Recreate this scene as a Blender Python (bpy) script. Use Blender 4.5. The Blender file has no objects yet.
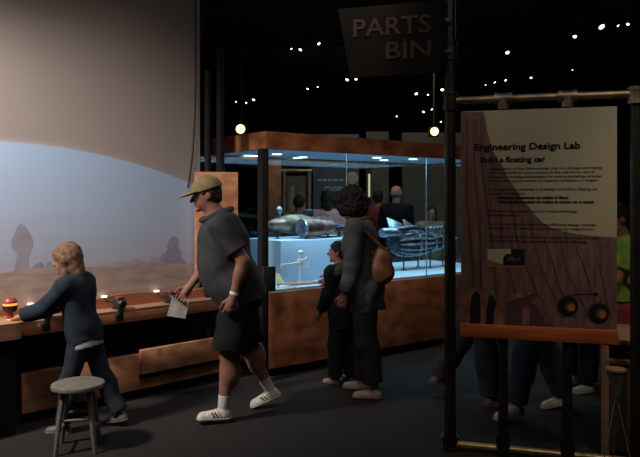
import bpy, bmesh, math, random
import numpy as np
from mathutils import Vector, Matrix
random.seed(7)
S = bpy.context.scene
C = S.collection
PI = math.pi
F, HZ, H0 = 686.0, 200.0, 1.6            # focal length in pixels, horizon row, eye height


def at(px, Y):                            # x of a pixel column at distance Y
    return (px - 320) / F * Y


def zat(py, Y):
    return H0 - (py - HZ) / F * Y


# ------------------------------------------------------------------ materials
def mat(name, col, rough=0.6, metal=0.0, var=0.0, scale=6.0, col2=None, stretch=(1, 1, 1), bump=0.0, bscale=60.0,
        emit=0.0, ecol=None, detail=4.0, coat=0.0, spec=0.5, lohi=(0.35, 0.65)):
    m = bpy.data.materials.new(name)
    m.use_nodes = True
    nt = m.node_tree
    p = nt.nodes['Principled BSDF']
    p.inputs['Base Color'].default_value = (*col, 1)
    p.inputs['Roughness'].default_value = rough
    p.inputs['Metallic'].default_value = metal
    p.inputs['Specular IOR Level'].default_value = spec
    p.inputs['Coat Weight'].default_value = coat
    if emit:
        p.inputs['Emission Color'].default_value = (*(ecol or col), 1)
        p.inputs['Emission Strength'].default_value = emit
    if var or col2 or bump:
        tc = nt.nodes.new('ShaderNodeTexCoord')
        mp = nt.nodes.new('ShaderNodeMapping')
        mp.inputs['Scale'].default_value = stretch
        nt.links.new(tc.outputs['Object'], mp.inputs['Vector'])
    if var or col2:
        n = nt.nodes.new('ShaderNodeTexNoise')
        n.inputs['Scale'].default_value = scale
        n.inputs['Detail'].default_value = detail
        nt.links.new(mp.outputs['Vector'], n.inputs['Vector'])
        r = nt.nodes.new('ShaderNodeValToRGB')
        a = col if col2 else tuple(c * (1 - var) for c in col)
        b = col2 if col2 else tuple(min(1, c * (1 + var)) for c in col)
        r.color_ramp.elements[0].color = (*a, 1)
        r.color_ramp.elements[0].position = lohi[0]
        r.color_ramp.elements[1].color = (*b, 1)
        r.color_ramp.elements[1].position = lohi[1]
        nt.links.new(n.outputs['Fac'], r.inputs['Fac'])
        nt.links.new(r.outputs['Color'], p.inputs['Base Color'])
    if bump:
        n2 = nt.nodes.new('ShaderNodeTexNoise')
        n2.inputs['Scale'].default_value = bscale
        n2.inputs['Detail'].default_value = 3
        nt.links.new(mp.outputs['Vector'], n2.inputs['Vector'])
        bp = nt.nodes.new('ShaderNodeBump')
        bp.inputs['Strength'].default_value = bump
        bp.inputs['Distance'].default_value = 0.01
        nt.links.new(n2.outputs['Fac'], bp.inputs['Height'])
        nt.links.new(bp.outputs['Normal'], p.inputs['Normal'])
    return m


def glass_mat(name, tint=(0.93, 0.97, 0.98), gloss=0.06):
    m = bpy.data.materials.new(name)
    m.use_nodes = True
    nt = m.node_tree
    for n in list(nt.nodes):
        nt.nodes.remove(n)
    out = nt.nodes.new('ShaderNodeOutputMaterial')
    tr = nt.nodes.new('ShaderNodeBsdfTransparent')
    tr.inputs['Color'].default_value = (*tint, 1)
    gl = nt.nodes.new('ShaderNodeBsdfGlossy')
    gl.inputs['Roughness'].default_value = 0.02
    lw = nt.nodes.new('ShaderNodeLayerWeight')
    lw.inputs['Blend'].default_value = 0.5
    pw_ = nt.nodes.new('ShaderNodeMath')
    pw_.operation = 'POWER'
    pw_.inputs[1].default_value = 4.0
    nt.links.new(lw.outputs['Facing'], pw_.inputs[0])
    ma_ = nt.nodes.new('ShaderNodeMath')
    ma_.operation = 'MULTIPLY_ADD'
    ma_.inputs[1].default_value = 0.5
    ma_.inputs[2].default_value = 0.025
    nt.links.new(pw_.outputs[0], ma_.inputs[0])
    mx = nt.nodes.new('ShaderNodeMixShader')
    nt.links.new(ma_.outputs[0], mx.inputs[0])
    nt.links.new(tr.outputs[0], mx.inputs[1])
    nt.links.new(gl.outputs[0], mx.inputs[2])
    nt.links.new(mx.outputs[0], out.inputs['Surface'])
    return m


M = {}
M['carpet'] = mat('carpet', (0.029, 0.0275, 0.026), 0.95, var=0.35, scale=90, bump=0.5, bscale=220, spec=0.1)
M['black'] = mat('black_paint', (0.012, 0.012, 0.013), 0.8, spec=0.2)
M['ceil'] = mat('black_ceiling', (0.01, 0.01, 0.011), 0.9, var=0.3, scale=2, spec=0.1)
M['dim_wall'] = mat('dark_wall', (0.03, 0.03, 0.03), 0.9, var=0.2, scale=1.5, spec=0.1)
M['panel_grey'] = mat('grey_panel', (0.16, 0.16, 0.14), 0.8, var=0.15, scale=3, spec=0.2)
M['mauve'] = mat('mauve_wall_paint', (0.41, 0.355, 0.33), 0.9, var=0.025, scale=1.3, bump=0.05, bscale=150, spec=0.1)
M['burl'] = mat('burl_wood', (0.38, 0.15, 0.072), 0.45, col2=(0.64, 0.32, 0.17), scale=6, detail=14, stretch=(1, 1, 1.5), lohi=(0.36, 0.64))
M['burl_red'] = mat('red_burl_wood', (0.19, 0.065, 0.03), 0.45, col2=(0.42, 0.165, 0.08), scale=5, detail=14, stretch=(1, 1, 1.5), lohi=(0.36, 0.62))
M['bench_wood'] = mat('bench_wood', (0.33, 0.125, 0.06), 0.5, col2=(0.45, 0.19, 0.095), scale=3, detail=8, stretch=(1, 6, 14), lohi=(0.35, 0.7))
M['plank'] = mat('orange_plank', (0.36, 0.075, 0.022), 0.45, col2=(0.56, 0.15, 0.045), scale=3, detail=8, stretch=(1.5, 9, 16), lohi=(0.35, 0.7))
M['tan_wood'] = mat('tan_wood', (0.33, 0.17, 0.09), 0.5, col2=(0.46, 0.26, 0.15), scale=3, detail=8, stretch=(1, 8, 12))
M['dark_wood'] = mat('dark_wood', (0.09, 0.055, 0.035), 0.55, col2=(0.15, 0.09, 0.055), scale=3, detail=8, stretch=(10, 8, 1))
M['pipe'] = mat('blackened_pipe', (0.045, 0.042, 0.036), 0.42, metal=0.7, var=0.3, scale=14)
M['pipe_top'] = mat('warm_lit_pipe', (0.30, 0.23, 0.16), 0.42, metal=0.75, var=0.35, scale=12)  # lighter copy of the pipe; warm light on the top rail put into the colour
M['pipe_floor'] = mat('highlight_pipe', (0.50, 0.36, 0.18), 0.38, metal=0.8, var=0.3, scale=12)  # brightest copy of the pipe; the bottom rail's yellow highlight put into the colour
M['grey_metal'] = mat('grey_metal', (0.22, 0.2, 0.17), 0.5, metal=0.35, var=0.15, scale=25)
M['brass'] = mat('brass', (0.33, 0.23, 0.15), 0.35, metal=0.7, col2=(0.08, 0.065, 0.055), scale=9)
M['copper'] = mat('copper', (0.34, 0.17, 0.10), 0.35, metal=0.7, col2=(0.08, 0.06, 0.05), scale=11)
M['steel'] = mat('blued_steel', (0.30, 0.36, 0.40), 0.3, metal=0.75, var=0.45, scale=16)
M['dark_steel'] = mat('dark_steel', (0.05, 0.06, 0.07), 0.4, metal=0.6, var=0.4, scale=16)
M['chrome'] = mat('chrome', (0.7, 0.72, 0.74), 0.12, metal=1.0)
M['cream'] = mat('cream_card', (0.88, 0.72, 0.36), 0.7)
M['white'] = mat('white_plastic', (0.75, 0.77, 0.78), 0.5)
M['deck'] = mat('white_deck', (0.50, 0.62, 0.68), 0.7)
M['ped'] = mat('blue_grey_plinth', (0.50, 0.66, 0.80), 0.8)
M['red'] = mat('red_plastic', (0.62, 0.06, 0.04), 0.4)
M['dull_red'] = mat('dull_red_plastic', (0.30, 0.04, 0.025), 0.4)
M['rubber'] = mat('black_rubber', (0.014, 0.014, 0.015), 0.5)
M['glass'] = glass_mat('case_glass')
M['orange_lit'] = mat('orange_lamp', (1, 0.25, 0.05), emit=2.2, ecol=(1, 0.22, 0.04))
M['lens_white'] = mat('lit_lens', (1, 0.95, 0.85), emit=1.6, ecol=(1, 0.9, 0.78))
M['spot_lens'] = mat('ceiling_lamp_lens', (1, 0.9, 0.7), emit=4.0, ecol=(1, 0.87, 0.66))
M['flood_lens'] = mat('flood_lens', (1, 0.85, 0.6), emit=3.0, ecol=(1, 0.62, 0.28))
M['case_lens'] = mat('case_lamp_lens', (0.7, 0.88, 1), emit=5.0, ecol=(0.55, 0.82, 1))
M['glint_glow'] = mat('pole_glint', (1, 0.9, 0.6), emit=0.5, ecol=(1, 0.85, 0.5))  # glow standing in for the bright reflection on a pole


def cloth(name, col, var=0.15, rough=0.9, scale=14):
    return mat(name, col, rough, var=var, scale=scale, bump=0.25, bscale=300, spec=0.15)


def skin(name, col):
    return mat(name, col, 0.55, var=0.12, scale=30, spec=0.3)


# ------------------------------------------------------------------ mesh helpers
class MB:
    def __init__(self):
        self.bm = bmesh.new()
        self.mi = 0

    def _tag(self, geom):
        for f in geom:
            if isinstance(f, bmesh.types.BMFace):
                f.material_index = self.mi

    def poly(self, pts):
        vs = [self.bm.verts.new(p) for p in pts]
        f = self.bm.faces.new(vs)
        f.material_index = self.mi
        return f

    def box(self, lo, hi, bevel=0.0, seg=2):
        r = bmesh.ops.create_cube(self.bm, size=1.0)
        lo, hi = Vector(lo), Vector(hi)
        c, s = (lo + hi) / 2, hi - lo
        for v in r['verts']:
            v.co = Vector((v.co.x * s.x + c.x, v.co.y * s.y + c.y, v.co.z * s.z + c.z))
        fs = set(f for v in r['verts'] for f in v.link_faces)
        if bevel:
            es = list(set(e for v in r['verts'] for e in v.link_edges))
            b = bmesh.ops.bevel(self.bm, geom=es, offset=bevel, segments=seg, affect='EDGES', profile=0.5)
            fs = set(f for f in fs if f.is_valid) | set(b['faces'])
        self._tag(fs)
        return self

    def obox(self, c, s, R, bevel=0.0):
        n0 = len(self.bm.verts)
        self.bm.verts.ensure_lookup_table()
        old = set(self.bm.verts)
        self.box([-x / 2 for x in s], [x / 2 for x in s], bevel)
        for v in self.bm.verts:
            if v not in old:
                v.co = R @ v.co + Vector(c)
        return self

    def tube(self, pts, r, seg=12, cap=True, r2=None):
        pts = [Vector(p) for p in pts]
        rings = []
        up = Vector((0, 0, 1))
        d0 = (pts[1] - pts[0]).normalized()
        if abs(d0.dot(up)) > 0.95:
            up = Vector((1, 0, 0))
        u = d0.cross(up).normalized()
        for i, p in enumerate(pts):
            if i == 0:
                d = d0
            elif i == len(pts) - 1:
                d = (pts[-1] - pts[-2]).normalized()
            else:
                d = ((pts[i + 1] - p).normalized() + (p - pts[i - 1]).normalized()).normalized()
            u = (u - d * u.dot(d)).normalized()
            v = d.cross(u)
            rr = r if r2 is None else r + (r2 - r) * i / (len(pts) - 1)
            if isinstance(r, (list, tuple)):
                rr = r[i]
            rings.append([self.bm.verts.new(p + (u * math.cos(a) + v * math.sin(a)) * rr) for a in [2 * PI * k / seg for k in range(seg)]])
        for a, b in zip(rings, rings[1:]):
            for k in range(seg):
                f = self.bm.faces.new((a[k], b[k], b[(k + 1) % seg], a[(k + 1) % seg]))
                f.material_index = self.mi
        if cap:
            for rg in (rings[0][::-1], rings[-1]):
                f = self.bm.faces.new(rg[::-1])
                f.material_index = self.mi
        return self

    def lathe(self, prof, R=None, o=(0, 0, 0), seg=28, ribs=0, rib=0.0):
        # profile (radius, height) about local z, then turned by R and moved to o
        R = R or Matrix.Identity(3)
        o = Vector(o)
        rings = []
        for r, h in prof:
            ring = []
            for k in range(seg):
                a = 2 * PI * k / seg
                rr = r * (1 + rib * (1 if (k * ribs // seg * 2) % 2 == 0 and k % 2 else 0)) if ribs else r
                ring.append(self.bm.verts.new(R @ Vector((rr * math.cos(a), rr * math.sin(a), h)) + o))
            rings.append(ring)
        for a, b in zip(rings, rings[1:]):
            for k in range(seg):
                f = self.bm.faces.new((a[k], a[(k + 1) % seg], b[(k + 1) % seg], b[k]))
                f.material_index = self.mi
        for rg, p in ((rings[0][::-1], prof[0]), (rings[-1], prof[-1])):
            if p[0] > 1e-6:
                f = self.bm.faces.new(rg)
                f.material_index = self.mi
        return self

    def sphere(self, c, r, sc=(1, 1, 1), seg=16):
        g = bmesh.ops.create_uvsphere(self.bm, u_segments=seg, v_segments=seg // 2 + 2, radius=r)
        for v in g['verts']:
            v.co = Vector((v.co.x * sc[0], v.co.y * sc[1], v.co.z * sc[2])) + Vector(c)
        self._tag(set(f for v in g['verts'] for f in v.link_faces))
        return self

    def prism(self, pts, ext):           # polygon pts extruded by vector ext
        e = Vector(ext)
        a = [self.bm.verts.new(Vector(p)) for p in pts]
        b = [self.bm.verts.new(Vector(p) + e) for p in pts]
        n = len(a)
        fs = [self.bm.faces.new(a[::-1]), self.bm.faces.new(b)]
        for i in range(n):
            fs.append(self.bm.faces.new((a[i], a[(i + 1) % n], b[(i + 1) % n], b[i])))
        self._tag(fs)
        return self

    def build(self, name, mats, parent=None, smooth=True, loc=None):
        bmesh.ops.recalc_face_normals(self.bm, faces=self.bm.faces)
        me = bpy.data.meshes.new(name)
        self.bm.to_mesh(me)
        self.bm.free()
        for m in (mats if isinstance(mats, (list, tuple)) else [mats]):
            me.materials.append(m)
        o = bpy.data.objects.new(name, me)
        C.objects.link(o)
        if parent:
            o.parent = parent
        if loc:
            o.location = loc
        if smooth:
            for p in me.polygons:
                p.use_smooth = True
            me.set_sharp_from_angle(angle=math.radians(38))
        return o


def RX(a): return Matrix.Rotation(a, 3, 'X')
def RY(a): return Matrix.Rotation(a, 3, 'Y')
def RZ(a): return Matrix.Rotation(a, 3, 'Z')


def tag(o, label, cat, group=None, kind=None):
    if label: o['label'] = label
    if cat: o['category'] = cat
    if group: o['group'] = group
    if kind: o['kind'] = kind
    return o


def thing(name, label, cat, loc=(0, 0, 0), rz=0, group=None):
    o = bpy.data.objects.new(name, None)
    o.empty_display_size = 0.1
    C.objects.link(o)
    o.location = loc
    o.rotation_euler = (0, 0, rz)
    return tag(o, label, cat, group)


def struct(mb, name, m, label, cat, loc=None, rz=0):
    o = mb.build(name, m, smooth=False, loc=loc)
    o.rotation_euler = (0, 0, rz)
    return tag(o, label, cat, kind='structure')


def text_part(name, lines, m, parent, depth=0.001):
    """lines: (text, origin, right, up, size or width, bold) -> one mesh"""
    mb = MB()
    for txt, o, right, up, cap_h, width, bold in lines:
        cu = bpy.data.curves.new('t', 'FONT')
        cu.body = txt
        cu.size = 1.0
        cu.offset = bold
        cu.extrude = 0.0
        cu.resolution_u = 3
        ob = bpy.data.objects.new('t', cu)
        C.objects.link(ob)
        dg = bpy.context.evaluated_depsgraph_get()
        dg.update()
        me = ob.evaluated_get(dg).to_mesh()
        xs = [v.co.x for v in me.vertices]
        w = max(xs) - min(xs)
        x0 = min(xs)
        sx = width / w
        sy = cap_h / 0.69
        o, right, up = Vector(o), Vector(right).normalized(), Vector(up).normalized()
        vs = [mb.bm.verts.new(o + right * ((v.co.x - x0) * sx) + up * (v.co.y * sy)) for v in me.vertices]
        for p in me.polygons:
            try:
                mb.bm.faces.new([vs[i] for i in p.vertices])
            except ValueError:
                pass
        ob.evaluated_get(dg).to_mesh_clear()
        bpy.data.objects.remove(ob)
        bpy.data.curves.remove(cu)
    nrm = Vector(lines[0][2]).cross(Vector(lines[0][3])).normalized()
    r = bmesh.ops.extrude_face_region(mb.bm, geom=list(mb.bm.faces))
    for g in r['geom']:
        if isinstance(g, bmesh.types.BMVert):
            g.co += nrm * depth
    return mb.build(name, m, parent, smooth=False)


# ------------------------------------------------------------------ implicit surfaces for figures
def smin(a, b, k):
    h = np.clip(0.5 + 0.5 * (b - a) / k, 0, 1)
    return b * (1 - h) + a * h - k * h * (1 - h)


def V(*a): return np.array(a, dtype=float)
def nrm(v): return v / (np.linalg.norm(v) + 1e-9)


class Cap:
    def __init__(s, a, b, ra, rb, sq=None, cut=()):
        s.a, s.b, s.ra, s.rb, s.sq, s.cut = np.array(a, float), np.array(b, float), ra, rb, sq, list(cut)
        r = max(ra, rb) * (max(1, sq[1]) if sq else 1)
        s.lo, s.hi = np.minimum(s.a, s.b) - r, np.maximum(s.a, s.b) + r

    def __call__(s, P):
        q = P - s.a
        ba = s.b - s.a
        if s.sq:
            v, f = s.sq
            q = q + v * ((q @ v) * (1 / f - 1))[..., None]
            ba = ba + v * ((ba @ v) * (1 / f - 1))
        h = np.clip((q @ ba) / (ba @ ba + 1e-12), 0, 1)
        d = np.linalg.norm(q - h[..., None] * ba, axis=-1) - (s.ra + (s.rb - s.ra) * h)
        if s.sq and s.sq[1] < 1:
            d = d * (0.5 + 0.5 * s.sq[1])
        for p, n in s.cut:
            d = np.maximum(d, (P - p) @ n)
        return d

    def grow(s, g): return Cap(s.a, s.b, s.ra + g, s.rb + g, s.sq, s.cut)


class Ell:
    def __init__(s, c, r, R=np.eye(3), cut=()):
        s.c, s.r, s.R, s.cut = np.array(c, float), np.array(r, float), np.array(R, float), list(cut)
        m = np.abs(s.R) @ s.r
        s.lo, s.hi = s.c - m, s.c + m

    def __call__(s, P):
        l = (P - s.c) @ s.R
        k0 = np.linalg.norm(l / s.r, axis=-1)
        k1 = np.linalg.norm(l / (s.r ** 2), axis=-1) + 1e-9
        d = k0 * (k0 - 1) / k1
        for p, n in s.cut:
            d = np.maximum(d, (P - p) @ n)
        return d

    def grow(s, g): return Ell(s.c, s.r + g, s.R, s.cut)


def field_mesh(prims, cell, noise=None):
    """prims: list of (primitive, k). Surface nets over the smooth union."""
    pad = 0.03
    lo = np.min([p.lo for p, k in prims], axis=0) - pad
    hi = np.max([p.hi for p, k in prims], axis=0) + pad
    n = np.ceil((hi - lo) / cell).astype(int) + 1
    ax = [lo[i] + cell * np.arange(n[i]) for i in range(3)]
    D = np.full(n, 1.0)
    for p, k in prims:
        pd = k + 2.5 * cell
        i0 = np.clip(np.floor((p.lo - pd - lo) / cell).astype(int), 0, n - 1)
        i1 = np.clip(np.ceil((p.hi + pd - lo) / cell).astype(int) + 1, 1, n)
        sl = tuple(slice(a, b) for a, b in zip(i0, i1))
        g = np.stack(np.meshgrid(*[ax[i][sl[i]] for i in range(3)], indexing='ij'), axis=-1)
        D[sl] = smin(D[sl], p(g), k)
    if noise:
        amp, freq, seed = noise
        rng = np.random.RandomState(seed)
        band = np.abs(D) < amp * 3 + cell * 2
        idx = np.argwhere(band)
        P = lo + idx * cell
        w = np.zeros(len(P))
        for _ in range(7):
            d = rng.normal(size=3)
            d = d / np.linalg.norm(d) * freq * rng.uniform(0.6, 1.6)
            w += np.sin(P @ d + rng.uniform(0, 6.28) + 1.5 * np.sin(P @ (d[[1, 2, 0]] * 0.6)))
        D[band] += amp * w / 2.6
    Sg = D < 0
    nc = n - 1
    cnt = np.zeros(nc, int)
    corners = [(i, j, k) for i in (0, 1) for j in (0, 1) for k in (0, 1)]
    for c in corners:
        cnt += Sg[c[0]:c[0] + nc[0], c[1]:c[1] + nc[1], c[2]:c[2] + nc[2]]
    cells = np.argwhere((cnt > 0) & (cnt < 8))
    acc = np.zeros((len(cells), 3))
    num = np.zeros(len(cells))
    for a in corners:
        for axis in range(3):
            if a[axis]:
                continue
            b = list(a)
            b[axis] = 1
            ca, cb = cells + a, cells + b
            da, db = D[ca[:, 0], ca[:, 1], ca[:, 2]], D[cb[:, 0], cb[:, 1], cb[:, 2]]
            m = (da < 0) != (db < 0)
            t = np.where(m, da / np.where(m, da - db, 1), 0)
            p = np.array(a, float)[None] + t[:, None] * (np.array(b) - np.array(a))[None]
            acc += p * m[:, None]
            num += m
    verts = lo + cell * (cells + acc / num[:, None])
    ids = np.full(nc, -1)
    ids[cells[:, 0], cells[:, 1], cells[:, 2]] = np.arange(len(cells))
    faces = []
    for axis in range(3):
        u, v = (axis + 1) % 3, (axis + 2) % 3
        s0 = [slice(None)] * 3
        s1 = [slice(None)] * 3
        s0[axis], s1[axis] = slice(0, -1), slice(1, None)
        A, B = Sg[tuple(s0)], Sg[tuple(s1)]
        e = np.argwhere(A != B)
        e = e[(e[:, u] > 0) & (e[:, v] > 0) & (e[:, u] < nc[u]) & (e[:, v] < nc[v])]
        ins = A[e[:, 0], e[:, 1], e[:, 2]]
        du, dv = np.eye(3, dtype=int)[u], np.eye(3, dtype=int)[v]
        g = lambda q: ids[q[:, 0], q[:, 1], q[:, 2]]
        q = np.stack([g(e - du - dv), g(e - dv), g(e), g(e - du)], axis=1)
        q[~ins] = q[~ins][:, ::-1]
        faces.append(q)
    faces = np.concatenate(faces)
    faces = faces[(faces >= 0).all(axis=1)]
    return verts, faces


def field_obj(name, prims, cell, mats, parent, noise=None, paint=None):
    v, f = field_mesh(prims, cell, noise)
    me = bpy.data.meshes.new(name)
    me.vertices.add(len(v))
    me.vertices.foreach_set('co', v.ravel())
    me.loops.add(len(f) * 4)
    me.loops.foreach_set('vertex_index', f.ravel())
    me.polygons.add(len(f))
    me.polygons.foreach_set('loop_start', np.arange(len(f)) * 4)
    me.polygons.foreach_set('loop_total', np.full(len(f), 4))
    for m in (mats if isinstance(mats, (list, tuple)) else [mats]):
        me.materials.append(m)
    me.polygons.foreach_set('use_smooth', np.ones(len(f), bool))
    if paint is not None:
        me.polygons.foreach_set('material_index', paint(v[f].mean(axis=1)).astype(np.int32))
    me.update(calc_edges=True)
    me.validate()
    o = bpy.data.objects.new(name, me)
    C.objects.link(o)
    o.parent = parent
    return o


def limb(a, b, side):                     # angle forward a, outward b (degrees); figure faces -Y, its left is +X
    a, b = math.radians(a), math.radians(b)
    return V(side * math.sin(b), -math.sin(a) * math.cos(b), -math.cos(a) * math.cos(b))


def person(label, loc, heading, H, pose, look, group=None, cell=0.009):
    root = thing('person', label, 'person', loc, math.radians(heading), group)
    P = dict(lean=0, twist=0, legL=(0, 0, 3, 0), legR=(0, 0, 3, 0), armL=(0, 8, 10, 4), armR=(0, 8, 10, 4), yaw=0, pitch=0, tilt=0)
    P.update(pose)
    hs = look.get('head', 1.0)
    G = look.get('girth', 1.0)
    Sw = look.get('shoulders', 1.0)
    fem = look.get('fem', False)
    pel = V(0, 0, 0.52) * H
    L = math.radians(P['lean'])
    t = V(0, -math.sin(L), math.cos(L))
    tf = V(0, -math.cos(L), -math.sin(L))
    tw = math.radians(P['twist'])
    lat = V(math.cos(tw), math.sin(tw), 0)
    RT = np.stack([V(1, 0, 0), -tf, t], axis=1)
    joints = {}
    body = []
    add = lambda p, k=0.03: body.append((p, k * H / 1.7))
    # torso
    torso = [Ell(pel + t * 0.0 * H, V(0.098 if fem else 0.092, 0.068, 0.075) * H * G, RT),
             Ell(pel + t * 0.10 * H, V(0.078 if fem else 0.086, 0.058, 0.10) * H * G, RT),
             Ell(pel + t * 0.215 * H, V(0.092 if fem else 0.1, 0.066, 0.11) * H * (0.5 + 0.5 * G), RT)]
    if look.get('belly'):
        bl = look['belly']
        torso.append(Ell(pel + t * 0.10 * H + tf * 0.035 * H * bl, V(0.098, 0.08, 0.115) * H * (0.7 + 0.3 * bl), RT))
        torso.append(Ell(pel + t * 0.20 * H + tf * 0.012 * H * bl, V(0.105, 0.088, 0.11) * H * (0.8 + 0.2 * bl), RT))
    if fem:
        torso.append(Ell(pel + t * 0.215 * H + tf * 0.045 * H, V(0.072, 0.035, 0.04) * H, RT))
    shc = pel + t * 0.29 * H
    sh = {1: shc + lat * 0.108 * H * Sw, -1: shc - lat * 0.108 * H * Sw}
    torso.append(Cap(sh[1] * 0.92 + shc * 0.08, sh[-1] * 0.92 + shc * 0.08, 0.04 * H, 0.04 * H))
    torso.append(Ell(pel + t * 0.25 * H - tf * 0.018 * H, V(0.085, 0.05, 0.07) * H * (0.5 + 0.5 * G), RT))
    nb = pel + t * 0.315 * H
    hd = math.radians(P['lean'] + P['pitch'] * 0.5)
    hdir = V(0, -math.sin(hd), math.cos(hd))
    hc = nb + hdir * (0.045 + 0.062 * hs) * H + V(0, -0.012 * H, 0)
    neck = [Cap(nb - hdir * 0.02 * H, hc - hdir * 0.03 * H, 0.037 * H * (0.6 + 0.4 * G), 0.033 * H * (0.7 + 0.3 * G))]
    Ry = np.array(Matrix.Rotation(math.radians(P['yaw']), 3, 'Z') @ Matrix.Rotation(math.radians(P['pitch']), 3, 'X') @ Matrix.Rotation(math.radians(P['tilt']), 3, 'Y'))
    hp = lambda x, y, z: hc + Ry @ (V(x, y, z) * H * hs)     # head frame: face towards -y
    e3 = np.eye(3)
    head = [Ell(hp(0, 0.006, 0.012), V(0.046, 0.056, 0.054) * H * hs, Ry),
            Ell(hp(0, -0.014, -0.020), V(0.036, 0.040, 0.046) * H * hs, Ry)]
    face = [Cap(hp(0, -0.052, 0.006), hp(0, -0.064, -0.014), 0.0045 * H * hs, 0.0085 * H * hs),
            Ell(hp(0, -0.047, -0.034), V(0.016, 0.008, 0.007) * H * hs, Ry),
            Ell(hp(0, -0.044, -0.052), V(0.016, 0.012, 0.012) * H * hs, Ry),
            Cap(hp(-0.028, -0.043, 0.013), hp(0.028, -0.043, 0.013), 0.007 * H * hs, 0.007 * H * hs),
            Ell(hp(0.047, 0.006, -0.004), V(0.006, 0.013, 0.018) * H * hs, Ry),
            Ell(hp(-0.047, 0.006, -0.004), V(0.006, 0.013, 0.018) * H * hs, Ry)]
    for p in torso: add(p, 0.05)
    for p in neck: add(p, 0.03)
    for p in head: add(p, 0.02)
    for p in face: add(p, 0.008)
    # arms
    arms, hands = {}, {}
    for s, key in ((1, 'armL'), (-1, 'armR')):
        a, b, bend, inw = P[key][:4]
        ud = limb(a, b, s)
        fd = limb(a + bend, -inw, s)
        el = sh[s] + ud * 0.168 * H
        wr = el + fd * 0.145 * H
        arms[s] = (sh[s], el, wr, ud, fd)
        add(Cap(sh[s], el, 0.034 * H * (0.6 + 0.4 * G), 0.025 * H), 0.03)
        add(Cap(el, wr, 0.026 * H, 0.0165 * H), 0.02)
        add(Ell(el + fd * 0.045 * H, V(0.026, 0.026, 0.05) * H, np.stack([nrm(np.cross(fd, V(0.3, 1, 0.2))), nrm(np.cross(fd, np.cross(fd, V(0.3, 1, 0.2)))), fd], axis=1)), 0.02)
        # hand: palm, four fingers, thumb
        pn = nrm(np.cross(fd, V(0, -1, 0.25)) * s)           # palm faces the body
        if np.linalg.norm(np.cross(fd, V(0, -1, 0.25))) < 0.25:
            pn = V(-s, 0, 0)
        if len(P[key]) > 4 and P[key][4] == 'down':
            pn = nrm(V(0, 0, -1) - fd * (V(0, 0, -1) @ fd))
        sd = nrm(np.cross(pn, fd)) * s                          # towards the thumb
        if len(P[key]) > 4 and P[key][4] == 'down':
            sd = nrm(np.cross(fd, V(0, 0, 1))) * s
            sd = -sd if sd @ V(-s, 0, 0) < 0 else sd
        elif sd @ V(0, -1, 0.3) < 0:
            sd = -sd
        curl = look.get('curl', 35)
        add(Cap(wr, wr + fd * 0.028 * H, 0.016 * H, 0.017 * H), 0.012)
        add(Cap(wr + fd * 0.02 * H, wr + fd * 0.045 * H, 0.021 * H, 0.022 * H, (pn, 0.48)), 0.012)
        for k, ln in enumerate((0.043, 0.048, 0.045, 0.034)):
            b0 = wr + fd * 0.05 * H + sd * (0.0175 - 0.0117 * k) * H
            c1, c2 = math.radians(curl * 0.6), math.radians(curl * 1.6)
            d1 = fd * math.cos(c1) + pn * math.sin(c1) + sd * (0.10 - 0.07 * k)
            d2 = fd * math.cos(c2) + pn * math.sin(c2) + sd * (0.06 - 0.04 * k)
            m1 = b0 + d1 * ln * 0.52 * H
            add(Cap(b0 - fd * 0.012 * H, m1, 0.0056 * H, 0.0052 * H), 0.004)
            add(Cap(m1, m1 + d2 * ln * 0.5 * H, 0.0052 * H, 0.0045 * H), 0.003)
        tb = wr + fd * 0.016 * H + sd * 0.016 * H
        tm = tb + (fd * 0.7 + sd * 0.62 + pn * 0.3) * 0.026 * H
        add(Cap(tb, tm, 0.0085 * H, 0.0066 * H), 0.008)
        add(Cap(tm, tm + (fd * 0.95 + sd * 0.1 + pn * 0.35) * 0.024 * H, 0.0064 * H, 0.0052 * H), 0.003)
        hands[s] = (wr + fd * 0.07 * H + pn * 0.012 * H, fd, pn, sd)
    # legs
    legs = {}
    low = 9
    for s, key in ((1, 'legL'), (-1, 'legR')):
        a, kb, ab, fp = P[key][:4]
        hip = pel + V(s * 0.052 * H * (0.5 + 0.5 * G), 0, -0.02 * H)
        td, sdv = limb(a, ab, s), limb(a - kb, ab * 0.3, s)
        kn = hip + td * 0.235 * H
        an = kn + sdv * 0.225 * H
        to = math.radians(P[key][4] if len(P[key]) > 4 else 6)
        fpr = math.radians(fp)
        ff = V(math.sin(to) * s, -math.cos(to), 0)
        fwd = ff * math.cos(fpr) - V(0, 0, 1) * math.sin(fpr)
        fup = ff * math.sin(fpr) + V(0, 0, 1) * math.cos(fpr)
        legs[s] = [hip, kn, an, td, sdv, fwd, fup]
        heel, toe = an - fup * 0.04 * H - fwd * 0.035 * H, an - fup * 0.04 * H + fwd * 0.108 * H
        low = min(low, heel[2], toe[2])
        add(Cap(hip, kn, 0.054 * H * (0.4 + 0.6 * G), 0.034 * H * (0.6 + 0.4 * G)), 0.035)
        add(Cap(kn, an, 0.033 * H * (0.6 + 0.4 * G), 0.021 * H), 0.025)
        add(Ell(kn + sdv * 0.07 * H + np.cross(V(1, 0, 0), sdv) * 0.012 * H, V(0.033, 0.036, 0.06) * H * (0.6 + 0.4 * G)), 0.02)
        add(Cap(an - fup * 0.02 * H, an - fup * 0.024 * H + fwd * 0.075 * H, 0.02 * H, 0.014 * H), 0.02)
    off = V(0, 0, -low)
    for p, k in body:
        if isinstance(p, Cap):
            p.a, p.b = p.a + off, p.b + off
        else:
            p.c = p.c + off
        p.lo, p.hi = p.lo + off, p.hi + off
    hc, nb, pel, shc = hc + off, nb + off, pel + off, shc + off
    for s in (1, -1):
        sh[s] = sh[s] + off
        arms[s] = tuple(x + off if i < 3 else x for i, x in enumerate(arms[s]))
        legs[s] = [x + off if i < 3 else x for i, x in enumerate(legs[s])]
        hands[s] = (hands[s][0] + off,) + hands[s][1:]
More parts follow.
